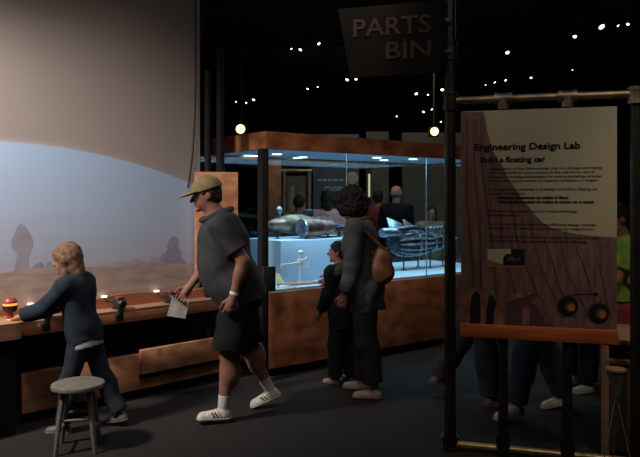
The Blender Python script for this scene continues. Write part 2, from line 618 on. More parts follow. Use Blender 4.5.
    hp = lambda x, y, z: hc + Ry @ (V(x, y, z) * H * hs)
    sk = skin('skin', look['skin'])
    lip = skin('lips', tuple(c * k for c, k in zip(look['skin'], (0.8, 0.5, 0.5))))
    mouth = hp(0, -0.055, -0.034)

    def paint(cen):
        l = (cen - mouth) @ Ry
        return ((np.abs(l[:, 0]) < 0.017 * H * hs) & (np.abs(l[:, 2]) < 0.0055 * H * hs) & (l[:, 1] < 0.012 * H * hs)).astype(int)
    field_obj('body', body, cell, [sk, lip], root, paint=paint)
    # eyes and brows
    ew, ei = mat('eye_white', (0.4, 0.38, 0.36), 0.3), mat('iris', (0.03, 0.02, 0.015), 0.2)
    hm = mat('hair', look['hair'], 0.75, var=0.4, scale=40, spec=0.25)
    for s in (1, -1):
        mb = MB().sphere(hp(s * 0.0195, -0.0455, 0.003), 0.0072 * H * hs, seg=10)
        mb.mi = 1
        mb.sphere(hp(s * 0.0195, -0.0500, 0.003), 0.0040 * H * hs, seg=8)
        mb.build('eye', [ew, ei], root)
        MB().tube([hp(s * 0.009, -0.054, 0.014), hp(s * 0.02, -0.0545, 0.0175), hp(s * 0.031, -0.047, 0.0145)], 0.0026 * H * hs, 6).build('eyebrow', hm, root)
    # hair
    st = look.get('style', 'short')
    R0 = Ry
    fcut = [(hp(0, -0.026, 0.016), Ry @ nrm(V(0, -0.75, -0.65)))]
    hcell = cell * 0.8
    if st == 'short':
        field_obj('hair', [(Ell(hp(0, 0.008, 0.014), V(0.051, 0.061, 0.058) * H * hs, R0, [(hp(0, -0.03, 0.02), Ry @ nrm(V(0, -0.72, -0.7)))]), 0.01),
                           (Ell(hp(0, 0.03, -0.012), V(0.044, 0.036, 0.034) * H * hs, R0), 0.01)], hcell, hm, root, (0.003, 90, 3))
    elif st == 'fringe':
        field_obj('hair', [(Ell(hp(0, 0.012, -0.006), V(0.0505, 0.056, 0.026) * H * hs, R0, [(hp(0, -0.012, 0), Ry @ V(0, -1, 0))]), 0.01)], hcell, hm, root, (0.002, 90, 3))
    elif st == 'long':
        field_obj('hair', [(Ell(hp(0, 0.01, 0.014), V(0.054, 0.062, 0.06) * H * hs, R0, [(hp(0, -0.034, 0.02), Ry @ nrm(V(0, -0.78, -0.62)))]), 0.02),
                           (Cap(hp(0, 0.034, -0.005), hp(0, 0.042, -0.085), 0.046 * H * hs, 0.032 * H * hs, (Ry @ V(0, 1, 0), 0.75)), 0.02),
                           (Cap(hp(0.038, 0.008, 0.0), hp(0.046, 0.012, -0.075), 0.018 * H * hs, 0.014 * H * hs), 0.02),
                           (Cap(hp(-0.038, 0.008, 0.0), hp(-0.046, 0.012, -0.075), 0.018 * H * hs, 0.014 * H * hs), 0.02)],
                  hcell, hm, root, (0.005, 70, 5))
    elif st == 'bob':
        field_obj('hair', [(Ell(hp(0, 0.012, 0.016), V(0.060, 0.068, 0.064) * H * hs, R0, [(hp(0, -0.036, 0.02), Ry @ nrm(V(0, -0.8, -0.6)))]), 0.02),
                           (Cap(hp(0, 0.036, -0.005), hp(0, 0.046, -0.10), 0.052 * H * hs, 0.04 * H * hs, (Ry @ V(0, 1, 0), 0.8)), 0.02),
                           (Cap(hp(0.044, 0.010, 0.0), hp(0.050, 0.010, -0.09), 0.024 * H * hs, 0.02 * H * hs), 0.02),
                           (Cap(hp(-0.044, 0.010, 0.0), hp(-0.050, 0.010, -0.09), 0.024 * H * hs, 0.02 * H * hs), 0.02)],
                  hcell, hm, root, (0.003, 60, 5))
    elif st == 'curly':
        field_obj('hair', [(Ell(hp(0, 0.016, 0.018), V(0.068, 0.074, 0.070) * H * hs, R0, [(hp(0, -0.036, 0.01), Ry @ nrm(V(0, -0.9, -0.45)))]), 0.02),
                           (Ell(hp(0, 0.042, -0.03), V(0.062, 0.046, 0.048) * H * hs, R0), 0.03),
                           (Ell(hp(0.042, 0.012, -0.024), V(0.026, 0.032, 0.042) * H * hs, R0), 0.02),
                           (Ell(hp(-0.042, 0.012, -0.024), V(0.026, 0.032, 0.042) * H * hs, R0), 0.02),
                           (Cap(hp(-0.034, -0.05, 0.05), hp(0.034, -0.05, 0.05), 0.03 * H * hs, 0.03 * H * hs), 0.02),
                           (Cap(hp(0.048, -0.03, 0.03), hp(0.052, -0.02, -0.035), 0.022 * H * hs, 0.018 * H * hs), 0.02)],
                  hcell, hm, root, (0.0075, 110, 9))
    # clothes
    for g in look['clothes']:
        m = cloth(g['name'] + '_cloth', g['col'], g.get('var', 0.18))
        pr = []
        gr = g.get('grow', 0.012)
        nz = g.get('noise', (0.004, 28, len(g['name'])))
        if g['kind'] == 'top':
            hem = (pel + t * g.get('hem', -0.03) * H, -t)
            for p in torso:
                q = p.grow(gr)
                q.cut = q.cut + [hem]
                pr.append((q, 0.05))
            low_c = Cap(pel + t * 0.03 * H, pel + t * (g.get('hem', -0.03) - 0.06) * H, 0.092 * H * G + gr, 0.094 * H * G + gr, (nrm(tf), 0.74), [hem])
            pr.append((low_c, 0.04))
            pr.append((Cap(nb - hdir * 0.03 * H, nb + hdir * 0.04 * H, 0.042 * H * G + gr * 0.3, 0.04 * H * G + gr * 0.3, None, [(nb + hdir * g.get('neck', 0.012) * H, hdir)]), 0.02))
            for s in (1, -1):
                a0, el, wr, ud, fd = arms[s]
                fr = g.get('sleeve', 1.0)
                if fr <= 0.5:
                    e = a0 + (el - a0) * fr * 2
                    pr.append((Cap(a0, e + ud * 0.04, 0.038 * H + gr, 0.034 * H + gr, None, [(e, ud)]), 0.03))
                else:
                    e = el + (wr - el) * (fr - 0.5) * 2
                    pr.append((Cap(a0, el, 0.034 * H + gr, 0.028 * H + gr), 0.03))
                    pr.append((Cap(el, e + fd * 0.03, 0.028 * H + gr, 0.021 * H + gr, None, [(e, fd)]), 0.02))
        elif g['kind'] == 'band':
            pr.append((Cap(pel + t * 0.03 * H, pel + t * (g['hem'] - 0.06) * H, 0.092 * H * G + gr, 0.094 * H * G + gr, (nrm(tf), 0.74), [(pel + t * g['hem'] * H, -t), (pel - t * 0.012 * H, t)]), 0.02))
        elif g['kind'] == 'pants':
            top = (pel + t * g.get('waist', 0.05) * H, t)
            q = torso[0].grow(gr)
            q.cut = q.cut + [top]
            pr.append((q, 0.04))
            if look.get('belly'):
                q = torso[1].grow(gr)
                q.cut = q.cut + [top]
                pr.append((q, 0.04))
            for s in (1, -1):
                hip, kn, an, td, sdv = legs[s][:5]
                fr = g.get('leg', 0.98)
                w = g.get('wide', 0.0)
                kg = 0.6 + 0.4 * G
                if fr <= 0.55:
                    e = hip + (kn - hip) * min(1, fr * 2)
                    if fr > 0.5:
                        e = kn + sdv * 0.02
                    pr.append((Cap(hip, e + td * 0.06, 0.055 * H * kg + gr, 0.046 * H * kg + gr + w, None, [(e, td)]), 0.03))
                else:
                    e = kn + (an - kn) * (fr - 0.5) * 2
                    pr.append((Cap(hip, kn, 0.054 * H * kg + gr, 0.037 * H * kg + gr + w * 0.6), 0.03))
                    pr.append((Ell(kn + sdv * 0.06 * H + np.cross(V(1, 0, 0), sdv) * 0.012 * H, V(0.034, 0.037, 0.08) * H * kg + gr), 0.03))
                    pr.append((Cap(kn, e + sdv * 0.05, 0.037 * H * kg + gr + w * 0.6, 0.028 * H + gr + w, None, [(e, sdv)]), 0.03))
        ob = field_obj(g['name'], pr, g.get('cell', cell), m, root, nz)
        if g.get('label'): ob['label'] = g['label']
        if g.get('collar'):
            mb = MB()
            cx = nrm(np.cross(hdir, V(0, -1, 0)))
            cy = np.cross(hdir, cx)
            cen = nb + hdir * 0.02 * H
            pts = [cen + (cx * math.cos(q) + cy * math.sin(q)) * 0.047 * H * G for q in np.linspace(0.0, 2 * PI, 25)]
            mb.tube(pts, 0.012 * H, 8)
            mb.build('collar', m, ob)
    # shoes
    shm = mat('shoe_upper', look['shoe'], 0.6, var=0.2, scale=40)
    som = mat('shoe_sole', look.get('sole', (0.05, 0.05, 0.05)), 0.7)
    for s in (1, -1):
        hip, kn, an, td, sdv, fwd, fup = legs[s]
        b = an - fup * 0.04 * H
        fl = nrm(np.cross(fwd, fup))
        gcut = [(b + fup * 0.006 * H, -fup)]
        pr = [(Cap(b - fwd * 0.012 * H + fup * 0.012 * H, b + fwd * 0.082 * H + fup * 0.008 * H, 0.024 * H, 0.0235 * H, (fl, 0.95), gcut), 0.02),
              (Cap(b + fup * 0.02 * H - fwd * 0.004 * H, b + fup * 0.036 * H, 0.024 * H, 0.023 * H, None, [(an + fup * 0.006 * H, fup)] + gcut), 0.02),
              (Cap(b + fup * 0.024 * H, b + fwd * 0.06 * H + fup * 0.012 * H, 0.022 * H, 0.018 * H, None, gcut), 0.02)]
        so = field_obj('shoe', pr, 0.006, shm, root)
        gp = [(b + fup * 0.010 * H, fup), (b, -fup)]
        field_obj('sole', [(Cap(b - fwd * 0.013 * H + fup * 0.004 * H, b + fwd * 0.083 * H + fup * 0.004 * H, 0.0262 * H, 0.0252 * H, None, gp), 0.01)], 0.006, som, so)
        if look.get('laces'):
            for sg in (1, -1):
                mb = MB()
                for q in range(3):
                    c = b + fwd * (0.008 + 0.014 * q) * H + fl * sg * 0.0232 * H
                    mb.tube([c + fup * 0.012 * H, c + fup * 0.022 * H + fwd * 0.006 * H - fl * sg * 0.001 * H, c + fup * 0.031 * H + fwd * 0.014 * H - fl * sg * 0.0055 * H], 0.0062, 6)
                mb.build('side_stripes', mat('stripe', (0.07, 0.07, 0.075), 0.7), so)
            mb = MB()
            for q in range(4):
                c = b + fwd * (0.026 + 0.011 * q) * H + fup * (0.043 - 0.0052 * q) * H
                mb.tube([c - fl * 0.013 * H - fup * 0.005 * H, c + fup * 0.001 * H, c + fl * 0.013 * H - fup * 0.005 * H], 0.003, 6)
            mb.build('laces', mat('laces', (0.05, 0.05, 0.05), 0.8), so)
        if look.get('sock'):
            field_obj('sock', [(Cap(an - sdv * 0.075 * H, an, 0.027 * H, 0.0225 * H, None, [(an - sdv * 0.06 * H, -sdv)]), 0.01)], 0.006, cloth('sock_cloth', look['sock']), root)
    info = dict(root=root, hp=hp, Ry=Ry, H=H, hs=hs, hc=hc, hands=hands, arms=arms, legs=legs, sh=sh, shc=shc, pel=pel, t=t, tf=tf, nb=nb)
    return info


def to_world(info, p):
    r = info['root']
    a = r.rotation_euler.z
    return Vector((p[0] * math.cos(a) - p[1] * math.sin(a) + r.location.x, p[0] * math.sin(a) + p[1] * math.cos(a) + r.location.y, p[2] + r.location.z))


# ================================================================== SETTING
CZ = 4.0
struct(MB().box((-12, -3, -0.1), (14, 26, 0.0)), 'floor', M['carpet'], 'dark grey carpet floor of the exhibition hall', 'floor')
struct(MB().box((-12, -3, CZ), (14, 26, CZ + 0.1)), 'ceiling', M['ceil'], 'black painted ceiling of the exhibition hall', 'ceiling')
struct(MB().box((-12, 26, 0), (14, 26.1, CZ)), 'wall_back', M['dim_wall'], 'dark far wall of the hall', 'wall')
struct(MB().box((-12.1, -3, 0), (-12, 26, CZ)), 'wall_west', M['dim_wall'], 'dark side wall far to the left', 'wall')
struct(MB().box((14, -3, 0), (14.1, 26, CZ)), 'wall_east', M['dim_wall'], 'dark side wall far to the right', 'wall')
struct(MB().box((-12, -3.1, 0), (14, -3, CZ)), 'wall_front', M['dim_wall'], 'dark wall behind the viewer', 'wall')

# bench / mural frame
BA = math.atan2(0.695, 0.719)
B0 = Vector((-2.10, 4.88, 0))
BRot = Matrix.Rotation(BA, 3, 'Z')


def bw(x, y, z=0): return B0 + BRot @ Vector((x, y, z))


BEND = 1.70
# tall mauve wall: the mural hangs on it
struct(MB().box((-4.2, 0.21, 0), (1.625, 0.31, CZ)), 'wall_left', M['mauve'], 'tall mauve grey wall panel rising behind the desert mural', 'wall', loc=B0, rz=BA)


def mural_mats():
    sky = mat('mural_sky', (0.41, 0.49, 0.63), 0.85, spec=0.1)
    nt = sky.node_tree
    tc = nt.nodes.new('ShaderNodeTexCoord')
    sx = nt.nodes.new('ShaderNodeSeparateXYZ')
    nt.links.new(tc.outputs['Object'], sx.inputs[0])
    mp = nt.nodes.new('ShaderNodeMapping')
    mp.inputs['Scale'].default_value = (0.7, 1, 5)
    nt.links.new(tc.outputs['Object'], mp.inputs[0])
    nz = nt.nodes.new('ShaderNodeTexNoise')
    nz.inputs['Scale'].default_value = 2.2
    nz.inputs['Detail'].default_value = 5
    nt.links.new(mp.outputs[0], nz.inputs['Vector'])
    ma = nt.nodes.new('ShaderNodeMath')
    ma.operation = 'MULTIPLY_ADD'
    ma.inputs[1].default_value = 0.35
    nt.links.new(nz.outputs['Fac'], ma.inputs[0])
    nt.links.new(sx.outputs['Z'], ma.inputs[2])
    r = nt.nodes.new('ShaderNodeValToRGB')
    mr = nt.nodes.new('ShaderNodeMapRange')
    mr.inputs['From Min'].default_value = 1.15
    mr.inputs['From Max'].default_value = 2.2
    nt.links.new(ma.outputs[0], mr.inputs['Value'])
    r.color_ramp.elements[0].color = (0.52, 0.50, 0.59, 1)
    r.color_ramp.elements[1].color = (0.50, 0.68, 0.95, 1)
    e = r.color_ramp.elements.new(0.45)
    e.color = (0.51, 0.63, 0.83, 1)
    nt.links.new(mr.outputs[0], r.inputs[0])
    nt.links.new(r.outputs[0], nt.nodes['Principled BSDF'].inputs['Base Color'])
    sand = mat('mural_sand', (0.40, 0.30, 0.265), 0.85, col2=(0.54, 0.42, 0.37), scale=5, detail=8, stretch=(1, 1, 4), spec=0.1)
    r1 = mat('mural_rock_haze', (0.40, 0.395, 0.46), 0.85, var=0.08, scale=8, spec=0.1)
    r2 = mat('mural_rock_blue', (0.34, 0.36, 0.45), 0.85, var=0.1, scale=12, spec=0.1)
    r3 = mat('mural_rock_far', (0.45, 0.44, 0.50), 0.85, var=0.1, scale=12, spec=0.1)
    seam = mat('mural_seam', (0.48, 0.56, 0.68), 0.85, spec=0.1)
    return [sky, sand, r1, r2, r3, seam]


def mx(px, off=0.185):                     # bench-frame x where the mural plane meets a pixel column
    k = (px - 320) / F
    o = bw(0, off)
    d = BRot @ Vector((1, 0, 0))
    return (k * o.y - o.x) / (d.x - k * d.y)


def mp_(px, py, off=0.185):
    x = mx(px, off)
    return (x, zat(py, bw(x, off).y))


mb = MB()
arc = lambda x: 2.02 - 0.105 * (x + 0.1) ** 2
xs = np.linspace(-4.0, 1.6, 60)
mb.prism([(x, 0.185, max(0.7, 2.02 - 0.06 * (x + 0.1) ** 2) if x < -0.1 else arc(x)) for x in xs] + [(1.6, 0.185, 0.62), (-4.0, 0.185, 0.62)], (0, 0.024, 0))


def decal(pts, mi, lift):
    mb.mi = mi
    mb.prism([(x, 0.185 - lift * 0.35, z) for x, z in pts], (0, lift * 0.35 + 0.001, 0))


rnd = random.Random(3)
hor = [(x, 1.065 + 0.02 * math.sin(x * 2.3 + 1) + 0.012 * math.sin(x * 7)) for x in np.linspace(-3.9, 1.595, 70)]


def px_poly(pts): return [mp_(*p) for p in pts]


# far mesas along the horizon, then the sand in front of their feet
decal(px_poly([(95, 272), (98, 266), (104, 264), (110, 265), (116, 262), (124, 261), (126, 263), (130, 262), (132, 259), (138, 258), (142, 261), (150, 261), (152, 257), (157, 256), (160, 264), (160, 272)]), 4, 0.001)
decal(px_poly([(30, 284), (31, 272), (33, 266), (37, 264), (41, 262), (44, 265), (46, 270), (47, 262), (50, 261), (53, 264), (54, 282)]), 3, 0.0012)
decal(px_poly([(13, 284), (15, 266), (17, 254), (12, 249), (11, 241), (14, 235), (16, 229), (20, 223), (25, 226), (29, 232), (33, 240), (33, 247), (30, 252), (28, 260), (29, 272), (32, 284)]), 2, 0.0014)
decal(px_poly([(158, 268), (160, 258), (163, 253), (167, 251), (167, 246), (169, 240), (173, 236), (177, 238), (179, 243), (178, 248), (181, 252), (182, 258), (186, 262), (187, 270)]), 3, 0.0014)
decal(hor + [(1.595, 0.63), (-3.9, 0.63)], 1, 0.0018)
decal([(mx(70) - 0.002, 1.08), (mx(70) + 0.002, 1.08), (mx(70) + 0.002, 1.985), (mx(70) - 0.002, 1.985)], 5, 0.0006)
o = mb.build('desert_mural', mural_mats(), smooth=False, loc=B0)
o.rotation_euler = (0, 0, BA)
tag(o, 'arched desert landscape mural with hazy blue sky on the left wall', 'mural')

# cable beside the mural's edge
pts = []
for u in np.linspace(0, 1, 14):
    px = 196 - 1 * u - 7 * u * u * u * u
    py = 20 + 168 * u
    pts.append((at(px, 6.0), 6.0, zat(py, 6.0)))
pts = [(pts[0][0], 6.0, CZ)] + pts
o = MB().tube(pts, 0.009, 8).build('hanging_cable', M['rubber'])
tag(o, 'thin black cable hanging down past the right edge of the mural wall', 'cable')

# ------------------------------------------------------------------ bench
bench = thing('activity_bench', 'long low wooden activity bench running along the foot of the desert mural', 'bench', B0, BA)
MB().box((-2.6, 0.17, 0.0), (BEND, 0.182, 0.72)).box((-2.6, 0.03, 0.0), (BEND, 0.17, 0.355)).build('black_back', M['black'], bench, False)
MB().box((-0.02, 0.0, 0.078), (BEND, 0.03, 0.365), 0.004).build('lower_panel', M['burl'], bench)
d = MB().box((0.90, -0.045, 0.205), (BEND, -0.001, 0.40), 0.005).build('drawer_front', M['burl'], bench)
ring = [(1.06 + 0.022 * math.cos(a), -0.049, 0.365 + 0.022 * math.sin(a)) for a in np.linspace(0, 2 * PI, 17)]
MB().tube(ring, 0.003, 6).build('finger_hole', M['dark_wood'], d)
MB().box((0.90, -0.03, 0.165), (BEND, -0.001, 0.2)).build('drawer_shadow', M['black'], bench, False)  # solid black strip standing in for the shadow under the drawer
MB().box((-0.1, -0.02, 0.635), (BEND, 0.0, 0.722), 0.004).build('fascia', M['bench_wood'], bench)
MB().box((-0.1, -0.022, 0.722), (BEND, 0.165, 0.738), 0.003).build('ledge', M['tan_wood'], bench)
xs = np.linspace(-2.6, BEND, 80)
zt = lambda x: 0.822 + 0.016 * math.sin((x - 0.62) * 6.0) if x > 0.2 else 0.822 + 0.016 * math.sin(-2.52) * max(0, 1 - (0.2 - x) * 2)
MB().prism([(x, 0.14, zt(x)) for x in xs] + [(BEND, 0.14, 0.738), (-2.6, 0.14, 0.738)], (0, 0.03, 0)).build('back_rail', M['bench_wood'], bench)
# projecting end block
cor = [(-0.08 - 0.06 * (1 - math.cos(a)), -0.14 - 0.06 * math.sin(a)) for a in np.linspace(0, PI / 2, 8)]
out = [(-0.08, 0.135)] + cor + [(-2.6, -0.2), (-2.6, 0.135)]
MB().prism([(x, y, 0.655) for x, y in out], (0, 0, 0.112)).build('end_block', M['tan_wood'], bench)
MB().box((-2.6, -0.15, 0.0), (-0.12, 0.17, 0.655)).build('black_end', M['black'], bench, False)
MB().box((-2.6, -0.2, 0.035), (-0.262, -0.15, 0.5), 0.004).build('end_panel', M['burl'], bench)


def bench_lamp(px, label, glow=False):
    x = mx(px, 0.05)
    if glow:
        y, zb = -0.03, 0.767
    else:
        y, zb = 0.05, 0.738
    p = bw(mx(px, y), y, zb)
    r = thing('bench_lamp', label, 'lamp', p, BA, 'small lamps clipped along the bench')
    if glow:
        MB().lathe([(0.0, 0), (0.042, 0), (0.042, 0.006), (0.02, 0.012), (0.0, 0.012)], o=(0.02, 0, 0)).build('base_plate', M['cream'], r)
        MB().lathe([(0.0, 0.008), (0.024, 0.008), (0.02, 0.03), (0.02, 0.055), (0, 0.055)]).build('stem', M['dull_red'], r)
        MB().lathe([(0.0, 0.05), (0.035, 0.055), (0.048, 0.075), (0.05, 0.10), (0, 0.10)]).build('lamp_head', M['rubber'], r)
        MB().lathe([(0.0, 0.1), (0.046, 0.10), (0.047, 0.116), (0, 0.116)]).build('glowing_ring', M['orange_lit'], r)
        MB().lathe([(0.0, 0.116), (0.05, 0.116), (0.05, 0.128), (0.034, 0.148), (0, 0.152)]).build('cap', M['dull_red'], r)
    else:
        MB().box((-0.022, -0.085, -0.085), (0.022, -0.073, 0.10), 0.004).box((-0.022, -0.08, -0.0), (0.022, 0.03, 0.014), 0.004).build('bracket', M['rubber'], r)
        MB().box((-0.05, -0.1, -0.06), (-0.012, -0.07, -0.02), 0.006).build('clamp_screw', M['dark_steel'], r)
        hR = RX(-PI / 2 + 0.25)
        MB().lathe([(0.0, -0.06), (0.03, -0.06), (0.042, -0.04), (0.044, 0.03), (0.036, 0.05), (0, 0.052)], R=hR, o=(0.012, -0.035, 0.055)).build('lamp_head', M['rubber'], r)
        MB().lathe([(0.03, 0.0), (0.036, 0.0), (0.036, 0.012), (0.0, 0.022)], o=(0.012, -0.035, 0.088)).build('cap', M['dull_red'], r)
        MB().lathe([(0.0, 0.0), (0.022, 0.0), (0.024, 0.012), (0.0, 0.016)], o=(-0.05, 0.098, 0.088)).build('lamp_lens', M['lens_white'], r)
        MB().tube([(-0.05, 0.098, 0.09), (-0.03, 0.05, 0.07), (0, 0, 0.06)], 0.006, 8).build('lens_arm', M['rubber'], r)
    return r


bench_lamp(10, 'squat black lamp with glowing orange ring on the pale end block of the bench', True)
bench_lamp(43, 'black clip-on bench lamp nearest the end block, by the child in the navy hoodie')
bench_lamp(116, 'black clip-on bench lamp on the bare stretch of rail behind the child in navy')
bench_lamp(168, 'black clip-on bench lamp nearest the man in the tan cap')

# ------------------------------------------------------------------ stool
sx, sy = at(78, 4.42), 4.42
stool = thing('stool', 'small round grey stool standing on the carpet in front of the bench', 'stool', (sx, sy, 0), 0.2)
MB().lathe([(0, 0.392), (0.155, 0.392), (0.166, 0.398), (0.168, 0.41), (0.163, 0.422), (0.15, 0.427), (0, 0.428)], seg=40).build('seat', M['grey_metal'], stool)
for k in range(4):
    a = PI / 4 + k * PI / 2
    c, s_ = math.cos(a), math.sin(a)
    MB().tube([(0.105 * c, 0.105 * s_, 0.395), (0.14 * c, 0.14 * s_, 0.2), (0.168 * c, 0.168 * s_, 0.0)], [0.017, 0.0185, 0.013], 12).build('leg', M['grey_metal'], stool)
for k in range(4):
    a, b = PI / 4 + k * PI / 2, PI / 4 + (k + 1) * PI / 2
    z = 0.13 if k % 2 else 0.21
    r_ = 0.105 + (0.395 - z) * 0.063 / 0.395
    MB().tube([(r_ * math.cos(a), r_ * math.sin(a), z), (r_ * math.cos(b), r_ * math.sin(b), z)], 0.0095, 10).build('rung', M['grey_metal'], stool)

# ------------------------------------------------------------------ display case
CA = math.atan2(0.613, 0.79)
A0 = Vector((-0.48, 6.112, 0))
CRot = Matrix.Rotation(CA, 3, 'Z')


def cw(x, y, z=0): return A0 + CRot @ Vector((x, y, z))


CL, CD = 3.5, 1.35
case = thing('display_case', 'long glass display case with burl wood base and header', 'display case', A0, CA)
MB().box((0, 0, 0.085), (CL, CD, 0.768), 0.006).build('wood_base', M['burl_red'], case)
MB().box((0.06, 0.06, 0), (CL - 0.06, CD - 0.06, 0.085)).build('plinth', M['black'], case, False)
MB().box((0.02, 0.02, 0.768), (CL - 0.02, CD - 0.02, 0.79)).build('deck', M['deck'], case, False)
hb = MB().box((0, 0, 2.055), (CL, 0.03, 2.215)).box((0, CD - 0.03, 2.055), (CL, CD, 2.215)).box((0, 0.03, 2.055), (0.03, CD - 0.03, 2.215)).box((CL - 0.03, 0.03, 2.055), (CL, CD - 0.03, 2.215))
hb.build('header', M['burl_red'], case, False)
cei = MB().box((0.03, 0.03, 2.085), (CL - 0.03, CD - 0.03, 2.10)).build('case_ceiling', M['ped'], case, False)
for x0, x1 in ((0.01, 0.945), (0.949, 2.065), (2.069, CL - 0.01)):
    MB().box((x0, 0.008, 0.79), (x1, 0.016, 2.055)).build('front_pane', M['glass'], case, False)
    MB().box((x0, CD - 0.016, 0.79), (x1, CD - 0.008, 2.055)).build('back_pane', M['glass'], case, False)
MB().box((0.008, 0.02, 0.79), (0.016, CD - 0.02, 2.055)).build('side_pane', M['glass'], case, False)
MB().box((CL - 0.016, 0.02, 0.79), (CL - 0.008, CD - 0.02, 2.055)).build('side_pane', M['glass'], case, False)
for x in (0.947, 2.067):
    MB().box((x - 0.003, 0.005, 0.79), (x + 0.003, 0.019, 2.055)).build('pane_joint', M['steel'], case, False)
for px, py in ((201, 160), (214, 160), (234, 157), (228, 163.5), (277, 154), (303, 157), (377, 157.5), (384, 160), (413, 159)):
    Y = (2.085 - H0) * F / (HZ - py)
    w = Vector((at(px, Y), Y, 0)) - A0
    l = CRot.transposed() @ w
    l.x, l.y = min(max(l.x, 0.1), CL - 0.1), min(max(l.y, 0.1), CD - 0.1)
    MB().lathe([(0.0, 2.086), (0.048, 2.086), (0.05, 2.079), (0.0, 2.077)], o=(l.x, l.y, 0)).build('downlight', M['case_lens'], case)
# black post at the corner with a lock box
post = thing('corner_post', 'black square post with lock box standing at the near corner of the display case', 'post', (at(263, 6.02), 6.02, 0), CA)
MB().box((-0.036, -0.036, 0), (0.036, 0.036, 2.05), 0.004).build('shaft', M['black'], post)
MB().box((-0.04, -0.07, 0.80), (0.09, -0.03, 1.02), 0.008).build('lock_box', M['rubber'], post)

# plinth inside
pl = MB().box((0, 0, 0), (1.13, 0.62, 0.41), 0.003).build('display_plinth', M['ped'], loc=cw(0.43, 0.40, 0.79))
pl.rotation_euler = (0, 0, CA)
tag(pl, 'pale blue box plinth under the brass engine model inside the glass case', 'plinth')

# brass engine model on the plinth
ex = thing('engine_model', 'brass and copper racing engine model lying on the blue plinth in the case', 'model', cw(0.52, 0.40, 1.20), CA)
RXA = RY(PI / 2)                            # lathe axis along local x
MB().lathe([(0.0, -0.02), (0.022, -0.015), (0.04, 0.03), (0.075, 0.13), (0.098, 0.26), (0.10, 0.42), (0.088, 0.52), (0.06, 0.62), (0.0, 0.63)], R=RXA, o=(0.0, 0.36, 0.15), seg=32).build('nose_body', M['brass'], ex)
MB().lathe([(0.0, 0.0), (0.026, 0.004), (0.03, 0.02), (0.026, 0.034), (0.0, 0.036)], R=RXA, o=(-0.035, 0.36, 0.15)).build('nose_tip', M['steel'], ex)
tb = MB().lathe([(0.062, 0.05), (0.08, 0.0), (0.092, 0.0), (0.098, 0.03), (0.094, 0.06), (0.098, 0.07), (0.09, 0.2), (0.096, 0.205), (0.096, 0.22), (0.088, 0.225), (0.08, 0.36), (0.05, 0.42), (0.0, 0.42)], R=RXA, o=(0.27, 0.15, 0.112), seg=32).build('turbine', M['copper'], ex)
MB().lathe([(0.094, 0.0), (0.1, 0.01), (0.1, 0.022), (0.094, 0.03)], R=RXA, o=(0.268, 0.15, 0.112), seg=32).build('intake_ring', M['steel'], tb)
fan = MB().lathe([(0.0, 0.0), (0.015, 0.02), (0.02, 0.05), (0.0, 0.05)], R=RXA, o=(0.29, 0.15, 0.112))
for k in range(10):
    a = k * PI / 5
    fan.obox((0.325, 0.15 + 0.04 * math.cos(a), 0.112 + 0.04 * math.sin(a)), (0.004, 0.065, 0.018), RX(a) @ RY(0.0) @ Matrix.Rotation(0.5, 3, 'Y'))
fan.build('fan', M['dark_steel'], tb)
MB().lathe([(0.0, 0.0), (0.02, 0.0), (0.018, 0.03), (0.034, 0.05), (0.036, 0.075), (0.024, 0.1), (0.0, 0.112)], o=(0.14, 0.36, 0.225)).build('top_valve', M['steel'], ex)
MB().box((0.47, 0.31, 0.22), (0.56, 0.41, 0.30), 0.02).build('gear_box', M['dark_steel'], ex)
for k in range(3):
    MB().tube([(0.4, 0.3 + 0.04 * k, 0.18), (0.6, 0.27 + 0.06 * k, 0.2 - 0.03 * k), (0.78, 0.25 + 0.08 * k, 0.13), (0.96, 0.25 + 0.1 * k, 0.10)], [0.022, 0.026, 0.022, 0.016], 12).build('exhaust_pipe', M['dark_steel'], ex)
MB().box((0.62, 0.16, 0.06), (0.98, 0.5, 0.12), 0.02).build('rear_frame', M['dark_steel'], ex)
for x, y in ((0.12, 0.36), (0.5, 0.36), (0.34, 0.15), (0.62, 0.15), (0.92, 0.33)):
    MB().tube([(x, y, 0.0), (x, y, 0.09)], 0.012, 10).lathe([(0, 0), (0.03, 0), (0.03, 0.006), (0, 0.006)], o=(x, y, 0.0)).build('foot', M['dark_steel'], ex)

# silver racer model at the right end
rx = thing('racer_model', 'silver ribbed racing craft model on thin legs at the right of the case', 'model', cw(2.05, 0.42, 0.79), CA)
hull = MB().lathe([(0.0, 0.0), (0.09, 0.02), (0.125, 0.09), (0.14, 0.22), (0.135, 0.42), (0.105, 0.6), (0.07, 0.74), (0.05, 0.8), (0, 0.8)], R=RXA, o=(0.08, 0.18, 0.30), seg=48)
hull.build('hull', M['dark_steel'], rx)
for k in range(14):
    a = 2 * PI * k / 14
    pts = []
    for h, r_ in ((0.03, 0.105), (0.1, 0.132), (0.22, 0.146), (0.42, 0.14), (0.6, 0.11), (0.74, 0.076)):
        pts.append((0.08 + h, 0.18 + r_ * math.cos(a), 0.30 + r_ * math.sin(a)))
    MB().tube(pts, [0.006, 0.014, 0.016, 0.015, 0.011, 0.007], 8).build('rib', M['steel'], rx)
for hx, rr in ((0.32, 0.15), (0.60, 0.125), (0.75, 0.1)):
    MB().lathe([(rr - 0.012, 0), (rr, 0.004), (rr, 0.03), (rr - 0.012, 0.034)], R=RXA, o=(0.08 + hx, 0.18, 0.30), seg=36).build('hoop', M['steel'], rx)
MB().obox((0.21, 0.26, 0.50), (0.26, 0.17, 0.018), RY(0.3) @ RX(0.95), 0.006).build('cowling', M['steel'], rx)
MB().obox((0.41, 0.25, 0.49), (0.17, 0.16, 0.014), RY(0.4) @ RX(0.95), 0.005).build('windscreen', M['copper'], rx)
